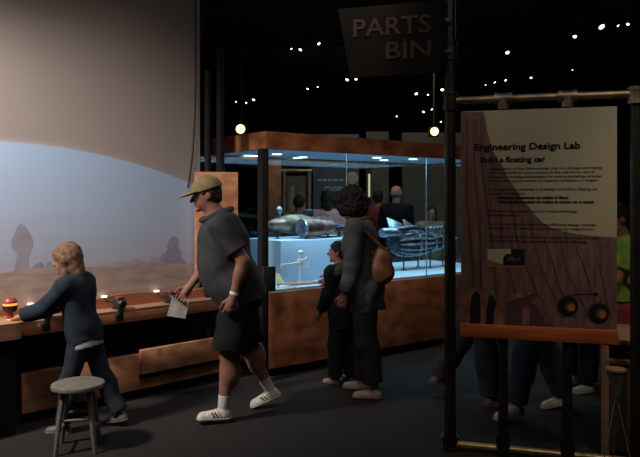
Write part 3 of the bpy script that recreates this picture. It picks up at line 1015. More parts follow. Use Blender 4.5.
MB().tube([(-0.05, 0.2, 0.46), (0.1, 0.1, 0.47), (0.3, 0.08, 0.49), (0.5, 0.1, 0.47), (0.62, 0.14, 0.42)], [0.02, 0.035, 0.03, 0.02, 0.012], 12).build('side_rail', M['dark_steel'], rx)
MB().lathe([(0.0, 0), (0.05, 0.01), (0.055, 0.06), (0.05, 0.3), (0.03, 0.36), (0, 0.36)], R=RXA, o=(-0.16, 0.12, 0.44), seg=28).build('side_pod', M['steel'], rx)
for k in range(5):
    x = 0.60 + 0.075 * k
    pts = [(x + 0.045 * math.cos(a) * 0.8, 0.12 + 0.01 * k, 0.43 + 0.055 * math.sin(a)) for a in np.linspace(-0.6, PI + 0.6, 12)]
    MB().tube(pts, 0.012, 8).build('coil', M['steel'], rx)
MB().lathe([(0.0, 0), (0.06, 0.0), (0.066, 0.03), (0.066, 0.26), (0.05, 0.3), (0, 0.3)], R=RXA, o=(0.72, 0.2, 0.32), seg=28).build('tail_drum', M['dark_steel'], rx)
MB().box((0.66, 0.02, 0.31), (0.76, 0.07, 0.37), 0.008).build('tail_box', M['brass'], rx)
MB().tube([(0.9, 0.2, 0.33), (1.02, 0.1, 0.42), (1.06, 0.08, 0.34), (0.98, 0.1, 0.28)], 0.016, 10).build('tail_hose', M['steel'], rx)
for x, y in ((0.18, 0.10), (0.18, 0.3), (0.62, 0.10), (0.62, 0.3), (0.95, 0.2)):
    MB().tube([(x, y, 0.0), (x, y, 0.26)], 0.009, 8).lathe([(0, 0), (0.028, 0), (0.028, 0.006), (0, 0.006)], o=(x, y, 0)).build('leg', M['dark_steel'], rx)
MB().lathe([(0, 0), (0.028, 0), (0.028, 0.006), (0, 0.006)], o=(0.0, 0.2, 0)).tube([(0.0, 0.2, 0), (0.0, 0.18, 0.42)], 0.009, 8).build('leg', M['dark_steel'], rx)


def case_pt(px, t):                        # case-frame x on the line y=t for a pixel column
    k = (px - 320) / F
    o = cw(0, t)
    dd = CRot @ Vector((1, 0, 0))
    return (k * o.y - o.x) / (dd.x - k * dd.y)


# small things on the deck before the plinth
bx = case_pt(297, 0.22)
tray = MB().box((-0.20, -0.07, 0), (0.22, 0.07, 0.018), 0.004).build('specimen_board', M['tan_wood'], loc=cw(bx, 0.20, 0.79))
tray.rotation_euler = (0, 0, CA)
tag(tray, 'flat tan board lying on the white deck in front of the blue plinth', 'board')
fg = thing('jointed_figurine', 'spindly white jointed mechanical stand on the tan board in the case', 'figurine', cw(bx, 0.20, 0.808), CA)
MB().tube([(0.02, 0, 0.0), (0.02, 0, 0.17)], 0.0085, 8).lathe([(0, 0), (0.025, 0), (0.025, 0.008), (0, 0.008)], o=(0.02, 0, 0)).build('upright', M['white'], fg)
MB().box((-0.005, -0.02, 0.165), (0.055, 0.02, 0.225), 0.012).build('joint_block', M['white'], fg)
MB().tube([(0.02, 0, 0.22), (0.03, 0, 0.26), (0.015, 0, 0.285)], 0.01, 8).sphere((0.03, 0, 0.29), 0.026, (1.3, 0.8, 0.7)).build('top_joint', M['white'], fg)
MB().tube([(0.0, 0, 0.195), (-0.1, -0.01, 0.185), (-0.2, -0.01, 0.185), (-0.21, -0.01, 0.165)], 0.0085, 8).build('arm', M['white'], fg)
MB().tube([(0.05, 0, 0.2), (0.10, 0, 0.235), (0.14, 0, 0.20), (0.12, 0, 0.15), (0.08, 0, 0.13)], 0.0085, 8).build('arm', M['white'], fg)
cd = MB()
cd.prism([(-0.05, 0, 0), (0.07, 0, 0), (0.05, 0.07, 0.10), (-0.05, 0.07, 0.10)], (0, 0.004, 0))
cd.mi = 1
for k in range(4):
    za, zb_ = 0.025 + 0.018 * k, 0.031 + 0.018 * k
    cd.prism([(-0.038, 0.7 * za, za), (0.04, 0.7 * za, za), (0.04, 0.7 * zb_, zb_), (-0.038, 0.7 * zb_, zb_)], (0, -0.001, 0.0007))
o = cd.build('label_card', [M['cream'], mat('faded_print', (0.5, 0.42, 0.26), 0.8)], smooth=False, loc=cw(case_pt(279, 0.29), 0.29, 0.79))
o.rotation_euler = (0, 0, CA)
tag(o, 'cream caption card leaning at the left front of the case', 'card')
rp = [(0.05 * math.cos(a), 0.03 * math.sin(a), 0.012) for a in np.linspace(0, 2 * PI * 0.9, 20)]
o = MB().tube(rp + [(0.12, -0.03, 0.01)], 0.006, 8).build('steel_loop', M['chrome'], loc=cw(case_pt(283, 0.1), 0.10, 0.79))
tag(o, 'small shiny loop of metal lying before the cream card', 'loop')
o = MB().lathe([(0, 0), (0.026, 0), (0.034, 0.03), (0.034, 0.05), (0.026, 0.062), (0, 0.066)]).build('red_knob', M['red'], loc=cw(case_pt(328.5, 0.12), 0.12, 0.79))
tag(o, 'small bright red knob on the white deck near the dark haired toddler', 'knob')

# wooden panel on two pipes, left of the case
wp = thing('panel_stand', 'orange wood panel held between two black pipes behind the man', 'panel', (at(214, 6.05), 6.05, 0), 0.25)
MB().box((-0.17, -0.02, 0.9), (0.21, 0.02, zat(172, 6.05)), 0.006).build('wood_panel', M['burl'], wp)
MB().tube([(-0.05, 0.05, 0), (-0.05, 0.05, 2.75)], 0.03, 14).build('pole', M['black'], wp)
MB().tube([(0.06, 0.05, 0), (0.06, 0.05, 2.95)], 0.036, 14).build('pole', M['black'], wp)
for x in (-0.05, 0.06):
    MB().lathe([(0, 0), (0.055, 0), (0.055, 0.03), (0.035, 0.035), (0, 0.035)], o=(x, 0.05, 0)).build('floor_flange', M['pipe'], wp)
MB().box((-0.1, 0.015, 1.0), (0.12, 0.03, 1.06)).build('clip', M['pipe'], wp, False)

# ------------------------------------------------------------------ main sign stand
SA = math.atan2(-0.3, 1.056)
S0 = Vector((0.834, 4.40, 0))
SRot = Matrix.Rotation(SA, 3, 'Z')
sd = SRot @ Vector((1, 0, 0))


def sp(px, py, lift=0.0):                  # point on the sign's front plane (stand frame)
    k = (px - 320) / F
    o = S0 + SRot @ Vector((0, -0.03 - lift, 0))
    x = (k * o.y - o.x) / (sd.x - k * sd.y)
    Y = o.y + x * sd.y
    return Vector((x, -0.03 - lift, zat(py, Y)))


stand = thing('sign_stand', 'pipe framed information sign about building a floating car with canyon artwork', 'sign', S0, SA)
XR = 1.098


def coupling(mb, p, axis, r=0.045, l=0.09):
    p, axis = Vector(p), Vector(axis).normalized()
    for s in (-1, 1):
        mb.tube([p + axis * s * l / 2, p + axis * s * (l / 2 - 0.022)], r * 1.12, 14)
    mb.tube([p - axis * l / 2, p + axis * l / 2], r, 14)


MB().tube([(0, 0, 0), (0, 0, CZ)], 0.036, 18).build('tall_post', M['pipe'], stand)
mb = MB(); coupling(mb, (0, 0, 2.235), (0, 0, 1), 0.047, 0.12); mb.build('coupling', M['pipe'], stand)
mb = MB(); coupling(mb, (0, 0, zat(51, 4.4)), (0, 0, 1), 0.043, 0.12); mb.build('coupling', M['pipe'], stand)
mb = MB(); coupling(mb, (0, 0, 0.045), (0, 0, 1), 0.05, 0.09); mb.build('floor_coupling', M['pipe'], stand)
MB().tube([(XR, 0, 0), (XR, 0, 2.235)], 0.034, 18).build('end_post', M['pipe'], stand)
mb = MB(); coupling(mb, (XR, 0, 2.225), (0, 0, 1), 0.045, 0.1); mb.build('corner_elbow', M['pipe_top'], stand)
mb = MB(); coupling(mb, (XR, 0, 0.045), (0, 0, 1), 0.048, 0.09); mb.build('floor_coupling', M['pipe'], stand)
MB().tube([(0.0, 0, 2.235), (XR, 0, 2.235)], 0.024, 16).build('top_rail', M['pipe_top'], stand)
for x in (0.329, 0.71):
    mb = MB(); coupling(mb, (x, 0, 2.235), (1, 0, 0), 0.034, 0.11); mb.tube([(x, 0, 2.235), (x, 0, 2.17)], 0.036, 14); mb.build('tee_coupling', M['pipe_top'], stand)
    MB().tube([(x, 0.0, 0), (x, 0.0, 2.2)], 0.030, 16).build('inner_post', M['pipe'], stand)
    mb = MB(); coupling(mb, (x, 0, 0.06), (0, 0, 1), 0.044, 0.1); mb.build('floor_coupling', M['pipe'], stand)
MB().tube([(0.0, 0, 0.035), (XR, 0, 0.035)], 0.024, 16).build('bottom_rail', M['pipe_floor'], stand)

# the printed panel: sky, canyon walls, rocks, round engines, small picture
m_sky = mat('print_sky', (0.43, 0.37, 0.235), 0.55, col2=(0.39, 0.37, 0.28), scale=1.2, spec=0.3)
m_cliff = mat('print_cliff', (0.115, 0.06, 0.058), 0.55, col2=(0.20, 0.11, 0.105), scale=7, detail=6, stretch=(5, 1, 0.9), spec=0.3)
m_dark = mat('print_shadow', (0.08, 0.044, 0.044), 0.55, var=0.2, scale=8, spec=0.3)
m_rock = mat('print_red_rock', (0.33, 0.15, 0.10), 0.55, col2=(0.13, 0.06, 0.05), scale=8, detail=6, stretch=(4, 1, 1), spec=0.3)
m_blk = mat('print_black', (0.012, 0.011, 0.012), 0.5, spec=0.3)
m_or = mat('print_orange', (0.45, 0.12, 0.045), 0.5, spec=0.3)
m_gy = mat('print_grey', (0.07, 0.06, 0.055), 0.5, spec=0.3)
mb = MB()
x0, x1 = sp(461, 200).x, sp(617, 200).x
zb, zt_ = 0.815, 2.161
mb.box((x0, -0.03, zb), (x1, -0.012, zt_))


def sdecal(pts, mi, lift):
    mb.mi = mi
    q = [sp(px, py, lift) for px, py in pts]
    for v in q:
        v.x = min(max(v.x, x0 + 0.001), x1 - 0.001)
        v.z = min(max(v.z, zb + 0.001), zt_ - 0.001)
    mb.prism(q, (0, lift + 0.001, 0))


sdecal([(461, 112), (483.5, 112), (486, 122), (487, 132), (490, 140), (492, 150), (497, 158), (502, 165), (506, 174), (511, 182), (516, 190), (522, 199), (529, 207), (536, 216), (543, 223), (553, 228), (563, 231), (577, 234), (594, 236), (617, 237.5), (617, 330), (461, 327)], 1, 0.0008)
for a, b, w in ((466, 474, 3), (474, 484, 2.4), (480, 500, 3), (497, 520, 2.2), (510, 545, 3), (528, 562, 2), (546, 574, 3), (560, 588, 2), (576, 603, 2.6), (594, 612, 2)):
    y0 = 118 if a < 482 else 190 + (a - 490) * 0.62
    if a >= 540: y0 = 240
    pts = []
    for u in np.linspace(0, 1, 9):
        pts.append((a + (b - a) * u ** 1.3 + 1.2 * math.sin(u * 9 + a), y0 + (318 - y0) * u))
    sdecal([(x - w * (0.15 + u_ * 0.5), y) for (x, y), u_ in zip(pts, np.linspace(0, 1, 9))] + [(x + w * (0.15 + u_ * 0.5), y) for (x, y), u_ in list(zip(pts, np.linspace(0, 1, 9)))[::-1]], 2, 0.0014)
# arches and boulders at the foot
sdecal([(462, 326), (463, 300), (466, 291), (471, 288), (477, 287), (483, 290), (488, 289), (494, 291), (498, 300), (502, 312), (504, 326)], 3, 0.0018)
sdecal([(470, 326), (470, 306), (472, 295), (476, 291), (480, 294), (481, 308), (480, 326)], 4, 0.0022)
sdecal([(486, 326), (487, 306), (489, 296), (493, 295), (497, 304), (494, 312), (493, 326)], 4, 0.0022)
sdecal([(505, 326), (507, 304), (511, 296), (520, 291), (529, 290), (536, 293), (542, 299), (547, 311), (553, 326)], 2, 0.0018)
sdecal([(507, 301), (512, 295), (520, 291.5), (530, 291), (532, 294), (522, 297), (513, 300)], 3, 0.0022)
sdecal([(531, 302), (537, 297), (541, 299), (545, 308), (550, 322), (546, 324), (540, 312), (536, 305)], 1, 0.0022)
sdecal([(522, 326), (523, 310), (526, 306), (529, 309), (529, 326)], 3, 0.0022)
sdecal([(493, 326), (496, 312), (499, 308), (501, 316), (501, 326)], 3, 0.0024)


def disc(px, py, r, mi, lift, sxq=1.0):
    sdecal([(px + r * sxq * math.cos(a), py + r * math.sin(a)) for a in np.linspace(0, 2 * PI, 28)[:-1]], mi, lift)


for cx, cy in ((567, 306), (598, 313)):
    disc(cx, cy, 11.2, 6, 0.0018)
    disc(cx + 1, cy + 0.6, 10.2, 4, 0.0022)
    disc(cx + 3.0, cy + 1.0, 5.2, 6, 0.0026)
    disc(cx + 4.6, cy + 1.6, 3.6, 5, 0.0030)
sdecal([(568, 294.6), (594, 293.6), (594, 294.6), (568, 295.6)], 4, 0.0018)
disc(596, 294.5, 2.2, 4, 0.0022)
sdecal([(487.5, 249), (525, 249), (525, 265.5), (487.5, 265.5)], 0, 0.0018)
sdecal([(511, 249), (525, 249), (525, 265.5), (503, 265.5), (503, 258), (506, 254), (511, 254)], 4, 0.0022)
sdecal([(487.5, 259), (495, 262), (503, 264), (503, 265.5), (487.5, 265.5)], 3, 0.0024)
sdecal([(507, 258), (512, 256), (515, 259), (519, 257.5), (521, 260), (515, 261), (508, 261)], 6, 0.0026)
sdecal([(487, 265.5), (525.5, 265.5), (525.5, 266.6), (487, 266.6)], 5, 0.0020)
panel = mb.build('sign_panel', [m_sky, m_cliff, m_dark, m_rock, m_blk, m_or, m_gy], stand, smooth=False)
MB().box((x0 - 0.004, -0.05, 0.736), (x1 + 0.006, 0.0, 0.82), 0.004).build('wood_strip', M['plank'], stand)
for x in (0.329, 0.71):
    MB().box((x - 0.05, -0.012, 1.9), (x + 0.05, 0.0, 1.96)).build('bracket', M['pipe'], stand, False)
    MB().box((x - 0.05, -0.012, 1.0), (x + 0.05, 0.0, 1.06)).build('bracket', M['pipe'], stand, False)

lines = []


def ln(txt, xa, xb, y, cap, bold=0.0):
    a, b = sp(xa, y, 0.0018), sp(xb, y, 0.0018)
    b.z = a.z
    k = cap * 4.27 / F
    lines.append((txt, a, (1, 0, 0), (0, 0, 1), k, (b - a).length, bold))
    if bold > 0.008:                       # heavy weight: struck twice
        for dx_, dz_ in ((0.0026, 0.0), (0.0013, 0.0016)):
            lines.append((txt, a + Vector((dx_, 0, dz_)), (1, 0, 0), (0, 0, 1), k, (b - a).length, bold))


ln('Engineering Design Lab', 474.5, 580, 150.6, 6.6, 0.012)
ln('Build a floating car', 480.5, 545, 162.6, 5.2, 0.012)
for txt, xb, y in (('Landspeeders in Star Wars stories rely on a fantasy technology', 603, 170),
                   ('called repulsorlift to move around. In the real world, one of', 595, 174),
                   ('the most promising technologies for making levitating vehicles', 601, 178),
                   ('such as trains and hovercars is magnetic levitation, or maglev.', 598.5, 182),
                   ('Your engineering challenge is to design and build a floating car', 598, 190.4),
                   ('that can use maglev.', 525.5, 194.6),
                   ('There are two stations and an extra challenge.', 578, 212),
                   ('Good luck, builders!', 520, 216),
                   ('Your vehicle might require a few different design choices', 596, 225),
                   ('to make it run when it is powered by magnetism.', 595, 229),
                   ('Try your car out and see how far it goes, then make changes', 599, 237.6),
                   ('to improve it until you are ready for another challenge.', 588, 241.6)):
    ln(txt, 487.5, xb, y, 2.5, 0.006)
ln('\u2022 Magnet placement to make it float', 495, 568, 198.9, 2.6, 0.009)
ln('\u2022 Magnet placement to make it move on a track', 495, 594, 203.1, 2.6, 0.009)
text_part('lettering', lines, m_blk, stand, 0.0006)

# PARTS BIN sign clamped to the tall post
PA = math.atan2(4.40 - 4.62, at(443, 4.40) - at(338, 4.62))
P0 = Vector((at(338, 4.62), 4.62 - 0.06, 0))
PRot = Matrix.Rotation(PA, 3, 'Z')
pdx = PRot @ Vector((1, 0, 0))


def pp(px, py, lift=0.0):
    k = (px - 320) / F
    o = P0 + PRot @ Vector((0, -lift, 0))
    x = (k * o.y - o.x) / (pdx.x - k * pdx.y)
    return Vector((x, -lift, zat(py, o.y + x * pdx.y)))


bs = thing('hanging_sign', 'dark overhead sign reading PARTS BIN clamped to the tall pipe post', 'sign', P0, PA)
brd = [pp(338, 9), pp(444, 0), pp(445, 55), pp(443.5, 66), pp(440, 71), pp(434, 73), pp(353, 77.5), pp(350, 76)]
MB().prism(brd, (0, 0.02, 0)).build('board', mat('charcoal_board', (0.011, 0.0105, 0.010), 0.95, var=0.15, scale=5, spec=0.05), bs, False)
mt = mat('sign_letter_paint', (0.052, 0.036, 0.033), 0.9, var=0.12, scale=20, spec=0.1)
tl = []
for txt, xa, xb, ya, yb, cap in (('PARTS', 353.5, 431, 37, 32, 17.2), ('BIN', 386, 431, 59, 57, 16.6)):
    a, b = pp(xa, ya, 0.0015), pp(xb, yb, 0.0015)
    tl.append((txt, a, b - a, (0, 0, 1), cap * 4.5 / F, (b - a).length, 0.012))
lo_ = text_part('letter', tl, mt, bs, 0.004)
bm_ = bmesh.new()                          # every painted letter a part of its own
bm_.from_mesh(lo_.data)
bpy.data.objects.remove(lo_)
left = set(bm_.verts)
while left:
    stack, isl = [left.pop()], []
    while stack:
        v = stack.pop()
        isl.append(v)
        for e in v.link_edges:
            q = e.other_vert(v)
            if q in left:
                left.discard(q)
                stack.append(q)
    b2 = MB()
    mp2 = {v: b2.bm.verts.new(v.co) for v in isl}
    for f in set(f for v in isl for f in v.link_faces):
        b2.bm.faces.new([mp2[v] for v in f.verts])
    b2.build('letter', mt, bs, smooth=False)
bm_.free()
xe = pp(445, 40).x
for zz in (pp(445, 20).z, pp(445, 52).z):
    MB().box((xe - 0.06, 0.021, zz - 0.02), (xe + 0.035, 0.04, zz + 0.02), 0.004).build('clamp', M['pipe'], bs)

# ------------------------------------------------------------------ right corner: cabinet and stand
TA = -0.43
cab = thing('wooden_cabinet', 'dark wooden cabinet with open top shelf in the right corner', 'cabinet', (1.762, 4.3, 0), TA)
W, Dp = 1.3, 0.6
MB().box((0, 0, 0), (0.045, 0.05, 0.73), 0.004).build('corner_leg', M['tan_wood'], cab)
MB().box((0.0, 0.05, 0.0), (0.03, Dp, 0.70), 0.003).build('side_panel', M['dark_wood'], cab)
MB().box((W - 0.03, 0.0, 0.0), (W, Dp, 0.70), 0.003).build('side_panel', M['dark_wood'], cab)
MB().box((0.045, 0.012, 0.03), (W - 0.03, 0.03, 0.58), 0.004).build('front_panel', M['dark_wood'], cab)
MB().box((0.03, 0.0, 0.58), (W, Dp, 0.605), 0.003).build('shelf', M['tan_wood'], cab)
MB().box((0.0, -0.006, 0.70), (W, Dp, 0.732), 0.004).build('cabinet_top', M['tan_wood'], cab)
MB().box((0.03, Dp - 0.02, 0.03), (W - 0.03, Dp, 0.70)).build('back_panel', M['black'], cab, False)
MB().tube([(0.36, 0.0, 0.36), (0.36, -0.02, 0.36), (0.5, -0.02, 0.36), (0.5, 0.0, 0.36)], 0.005, 8).build('handle', M['brass'], cab)
dv = thing('small_console', 'little black console with a white button on the cabinet shelf', 'console', (Vector((1.762, 4.3, 0.605)) + Matrix.Rotation(TA, 3, 'Z') @ Vector((0.14, 0.1, 0))), TA)
MB().box((-0.06, -0.04, 0), (0.06, 0.05, 0.03), 0.005).build('housing', M['rubber'], dv)
MB().lathe([(0, 0.03), (0.018, 0.03), (0.018, 0.04), (0, 0.043)], o=(0.01, -0.01, 0)).build('button', M['white'], dv)
st = thing('round_stand', 'slim stand with tapered round cup top and crossed wire legs before the cabinet', 'stand', (at(616, 3.93), 3.93, 0), 0.0)
MB().lathe([(0.0, 0.50), (0.012, 0.475), (0.02, 0.47), (0.03, 0.53), (0.048, 0.6), (0.053, 0.62), (0.0, 0.62)], seg=28).build('tapered_cup', mat('dull_tin', (0.22, 0.2, 0.17), 0.5, metal=0.3), st)
MB().lathe([(0.0, 0.618), (0.054, 0.618), (0.058, 0.626), (0.056, 0.636), (0.0, 0.638)], seg=28).build('round_top', M['tan_wood'], st)
for k in range(3):
    a = 0.3 + k * 2 * PI / 3
    MB().tube([(0.02 * math.cos(a), 0.02 * math.sin(a), 0.5), (-0.015 * math.cos(a), -0.015 * math.sin(a), 0.42), (-0.11 * math.cos(a), -0.11 * math.sin(a), 0.0)], 0.0045, 8).build('wire_leg', M['grey_metal'], st)

# ------------------------------------------------------------------ beyond the case
def panel_wall(name, label, x0p, x1p, Y, z1, m, thick=0.06):
    o = MB().box((at(x0p, Y), Y, 0), (at(x1p, Y), Y + thick, z1), 0.004).build(name, m, smooth=False)
    return tag(o, label, 'partition')


panel_wall('partition_panel', 'grey partition panel between the bald man and the blue panel beyond the case', 366, 389, 13.0, 2.9, M['panel_grey'])
panel_wall('partition_panel', 'wide grey partition panel right of the bald man beyond the case', 402, 470, 13.2, 2.9, M['panel_grey'])
panel_wall('wood_partition', 'narrow orange wood partition panel at the left beyond the case', 266, 281, 11.5, 2.4, M['burl'])
# blue information panel
ip = thing('information_panel', 'dark blue information panel with pale text beyond the case', 'sign', (at(336, 12.0), 12.0, 0), 0)
w = at(360, 12) - at(314, 12)
MB().box((-w / 2, 0, 0.0), (w / 2, 0.05, 2.75), 0.005).build('board', mat('navy_board', (0.055, 0.08, 0.12), 0.7, var=0.2, scale=2), ip, False)
mb = MB()
rr = random.Random(5)
zc = zat(181, 12)
for row, (xa, xb, z, h) in enumerate(((-0.32, 0.08, zc, 0.03), (-0.2, 0.3, zc - 0.12, 0.02), (-0.2, 0.28, zc - 0.16, 0.02), (-0.2, 0.3, zc - 0.2, 0.02), (-0.2, 0.22, zc - 0.24, 0.02))):
    x = xa
    while x < xb:
        l = rr.uniform(0.03, 0.09)
        mb.box((x, -0.002, z), (x + l, 0.0, z + h))
        x += l + 0.018
mb.build('faint_text', mat('pale_print', (0.42, 0.46, 0.5), 0.7), ip, False)
MB().lathe([(0.0, 0), (0.11, 0), (0.1, 0.004), (0, 0.005)], R=RX(PI / 2), o=(w / 2 - 0.12, 0, zat(178, 12))).build('round_patch', mat('peach_matte', (0.42, 0.31, 0.25), 0.8), ip)  # flat peach disc on the board
# canyon sign in a pipe frame
cs = thing('framed_sign', 'pipe framed canyon picture sign seen through the left of the case', 'sign', (at(296.5, 11.0), 11.0, 0), 0.05)
hw = (at(309, 11) - at(284, 11)) / 2
zt2 = zat(171, 11)
for x in (-hw, hw):
    MB().tube([(x, 0, 0), (x, 0, zt2)], 0.04, 14).build('post', M['pipe_top'], cs)
MB().tube([(-hw - 0.05, 0, zt2), (hw + 0.05, 0, zt2)], 0.035, 14).build('top_rail', M['pipe_top'], cs)
mb = MB().box((-hw + 0.05, -0.02, 0.75), (hw - 0.05, 0.0, zt2 - 0.08))
mb.mi = 1
for xa, xb, h in ((-0.13, 0.0, 0.1), (0.02, 0.16, 0.18)):
    mb.prism([(xa, -0.022, 0.76), (xb, -0.022, 0.76), (xb - 0.02, -0.022, zt2 - 0.5), ((xa + xb) / 2 + 0.02, -0.022, zt2 - 0.15 - h), ((xa + xb) / 2 - 0.02, -0.022, zt2 - 0.15 - h), (xa + 0.02, -0.022, zt2 - 0.5)], (0, 0.003, 0))
mb.build('picture', [mat('picture_ground', (0.10, 0.09, 0.07), 0.7, var=0.3, scale=3), mat('picture_rock', (0.30, 0.2, 0.14), 0.7, var=0.3, scale=6)], cs, False)
tp = thing('slim_pole', 'slim pole beside the blue panel with a glowing strip for its reflection', 'lamp', (at(369, 11.8), 11.8, 0), 0)
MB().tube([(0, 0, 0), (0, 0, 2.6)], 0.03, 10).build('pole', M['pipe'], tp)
MB().tube([(0, -0.04, zat(197, 11.8)), (0, -0.04, zat(174, 11.8))], 0.018, 10).build('pole_glint', M['glint_glow'], tp)  # added glowing strip in place of the pole's reflected streak, no lamp

# ------------------------------------------------------------------ lamps overhead
def ceiling_spot_proto():
    r = thing('ceiling_spotlight', 'small spotlight glowing under the black ceiling', 'spotlight', (0, 0, CZ), 0, 'ceiling spotlights')
    MB().tube([(0, 0, 0), (0, 0, -0.1)], 0.012, 8).build('stem', M['black'], r)
    MB().lathe([(0, 0.1), (0.05, 0.1), (0.06, 0.08), (0.075, -0.09), (0.068, -0.09), (0.06, -0.06), (0, -0.06)], R=RX(-0.75), o=(0, 0, -0.17), seg=20).build('can', M['black'], r)
    MB().lathe([(0, -0.062), (0.06, -0.062), (0.058, -0.072), (0, -0.078)], R=RX(-0.75), o=(0, 0, -0.17), seg=20).build('lens', M['spot_lens'], r)
    return r


proto = ceiling_spot_proto()
spots = [(291, 49, .6), (301, 50, 1), (318, 44, 1), (308, 89, .8), (318, 87, .6), (236, 102, .6), (246, 103, .8), (254, 100, 1.1), (347.5, 80, 1.1), (356, 79.5, .9),
         (416, 94, 1.2), (428, 95, .7), (442, 90, 1.2), (397, 116.5, .8), (424, 112, 1.1), (431, 109.5, 1), (441, 122, .8), (507, 53, 1.2), (575, 37, 1.1), (600, 27.5, 1.7),
         (617, 26, .8), (628, 24.5, .8), (485, 85, .6), (494, 82.5, .9), (505, 80.5, .9), (531, 78, .8), (572, 70, .5), (444, 9, 1.3)]
for i, (px, py, sc) in enumerate(spots):
    Y, s2 = 12.0, sc * 0.5
    for _ in range(12):                    # the distance at which a lamp hung from the ceiling shows on that row
        Y = min((CZ - 0.225 * s2 - H0) * F / (HZ - py), 25.0)
        s2 = sc * (0.25 + 0.014 * Y)
    if i == 0:
        o, kids = proto, list(proto.children)
    else:
        o = proto.copy()
        C.objects.link(o)
        for ch in proto.children:
            c = ch.copy()
            c.parent = o
            C.objects.link(c)
    o.location = (at(px, Y), Y, CZ)
    o.rotation_euler = (0, 0, random.Random(i).uniform(-0.8, 0.8))
    o.scale = (s2, s2, s2)
# two warm floodlights behind the case header
for px, py, Y, lab in ((240.5, 129, 9.0, 'square warm floodlight glowing above the left end of the case header'), (434.5, 131.5, 10.0, 'square warm floodlight glowing just over the case header by the sign post')):
    z = zat(py, Y)
    f = thing('floodlight', lab, 'floodlight', (at(px, Y), Y, CZ), 0, 'warm floodlights')
    MB().tube([(0, 0.05, 0), (0, 0.05, z - CZ + 0.05)], 0.015, 8).build('drop_rod', M['black'], f)
    MB().box((-0.072, 0.0, z - CZ - 0.072), (0.072, 0.14, z - CZ + 0.072), 0.012).build('housing', M['black'], f)
    MB().lathe([(0, 0), (0.06, 0), (0.058, 0.012), (0.03, 0.024), (0, 0.027)], R=RX(PI / 2), o=(0, 0, z - CZ)).build('lens', M['flood_lens'], f)

# ================================================================== PEOPLE
SK1, SK2, SK3 = (0.36, 0.17, 0.115), (0.36, 0.18, 0.13), (0.25, 0.13, 0.09)
# man with tan cap, walking left
man = person('heavy man walking left in tan cap, grey polo shirt and black shorts', (at(239, 5.10), 5.10, 0), -78, 1.755,
             dict(lean=16, legL=(11, 4, 3, -2, 4), legR=(-10, 17, 3, 22, 4), armL=(-30, 12, 46, -2), armR=(12, 10, 26, 6), pitch=10, yaw=0, twist=0),
             dict(skin=(0.28, 0.13, 0.09), hair=(0.03, 0.022, 0.018), girth=1.44, belly=1.35, shoulders=1.2, style='short', shoe=(0.62, 0.58, 0.5), sole=(0.42, 0.4, 0.36), laces=True, sock=(0.62, 0.6, 0.58), curl=55,
                  clothes=[dict(kind='pants', name='shorts', col=(0.012, 0.012, 0.013), leg=0.47, wide=0.035, waist=0.06, grow=0.014),
                           dict(kind='top', name='polo_shirt', col=(0.044, 0.048, 0.050), sleeve=0.36, hem=-0.04, grow=0.016, collar=True, noise=(0.006, 22, 4))]), cell=0.008)
hp, Ry, Hh = man['hp'], man['Ry'], man['H']
capm = cloth('cap_cloth', (0.24, 0.19, 0.10), 0.12)
cap_o = field_obj('cap', [(Ell(hp(0, 0.008, 0.026), V(0.056, 0.066, 0.058) * Hh, Ry, [(hp(0, 0, 0.020), Ry @ nrm(V(0, 0.12, -1)))]), 0.01)], 0.006, capm, man['root'])
field_obj('brim', [(Ell(hp(0, -0.064, 0.018), V(0.05, 0.052, 0.0075) * Hh, Ry @ np.array(Matrix.Rotation(0.16, 3, 'X')), [(hp(0, -0.035, 0), Ry @ V(0, 1, 0))]), 0.01)], 0.005, capm, cap_o)
MB().sphere(hp(0, 0.008, 0.084), 0.007).build('cap_button', capm, cap_o)
w_, fd_ = man['arms'][1][2], man['arms'][1][4]
MB().tube([w_ - fd_ * 0.035, w_ - fd_ * 0.015], 0.034, 16).build('wristband', M['white'], man['root'])
hw_, fdd, pnn, sdd = man['hands'][-1]
pw = to_world(man, hw_)
pm = MB()
pm.prism([(-0.075, 0, -0.12), (0.065, 0.01, -0.13), (0.075, 0.012, 0.015), (-0.06, 0, 0.025)], (0, 0.004, 0))
pm.prism([(-0.07, 0.012, -0.11), (0.06, 0.022, -0.12), (0.07, 0.016, 0.012), (-0.055, 0.006, 0.022)], (0, 0.003, 0))
o = pm.build('folded_leaflet', mat('leaflet_paper', (0.45, 0.44, 0.38), 0.8, var=0.3, scale=12), smooth=False, loc=pw + Vector((0.0, -0.01, -0.012)))
o.rotation_euler = (0.1, 0.15, 0.2)
tag(o, 'pale folded leaflet held low in the hand of the man in the cap', 'leaflet')

# child at the bench
girl = person('child in navy hoodie with light brown hair leaning over the bench', (at(85, 4.80), 4.80, 0), -102, 1.27,
              dict(lean=12, legL=(14, 10, 6, 0, 10), legR=(-16, 12, 6, 14, 10), armL=(42, 8, 30, 4, 'down'), armR=(46, 8, 26, 4, 'down'), pitch=14),
              dict(skin=SK1, hair=(0.14, 0.078, 0.042), head=1.2, girth=0.98, fem=False, style='bob', shoe=(0.13, 0.105, 0.09), sole=(0.16, 0.15, 0.14), curl=30,
                   clothes=[dict(kind='pants', name='trousers', col=(0.022, 0.03, 0.042), leg=0.96, wide=0.012, grow=0.008),
                            dict(kind='band', name='shirt_hem', col=(0.30, 0.31, 0.34), hem=-0.062, grow=0.024, noise=(0.002, 24, 8), label='pale shirt hem showing below the hoodie'),
                            dict(kind='top', name='hoodie', col=(0.018, 0.027, 0.039), sleeve=0.95, hem=-0.03, grow=0.024, neck=0.03, noise=(0.006, 24, 8))]), cell=0.008)
hood = field_obj('hood', [(Ell(girl['nb'] - girl['tf'] * 0.05 + girl['t'] * 0.01, V(0.085, 0.05, 0.05)), 0.02)], 0.008, cloth('hood_cloth', (0.018, 0.027, 0.039)), girl['root'])

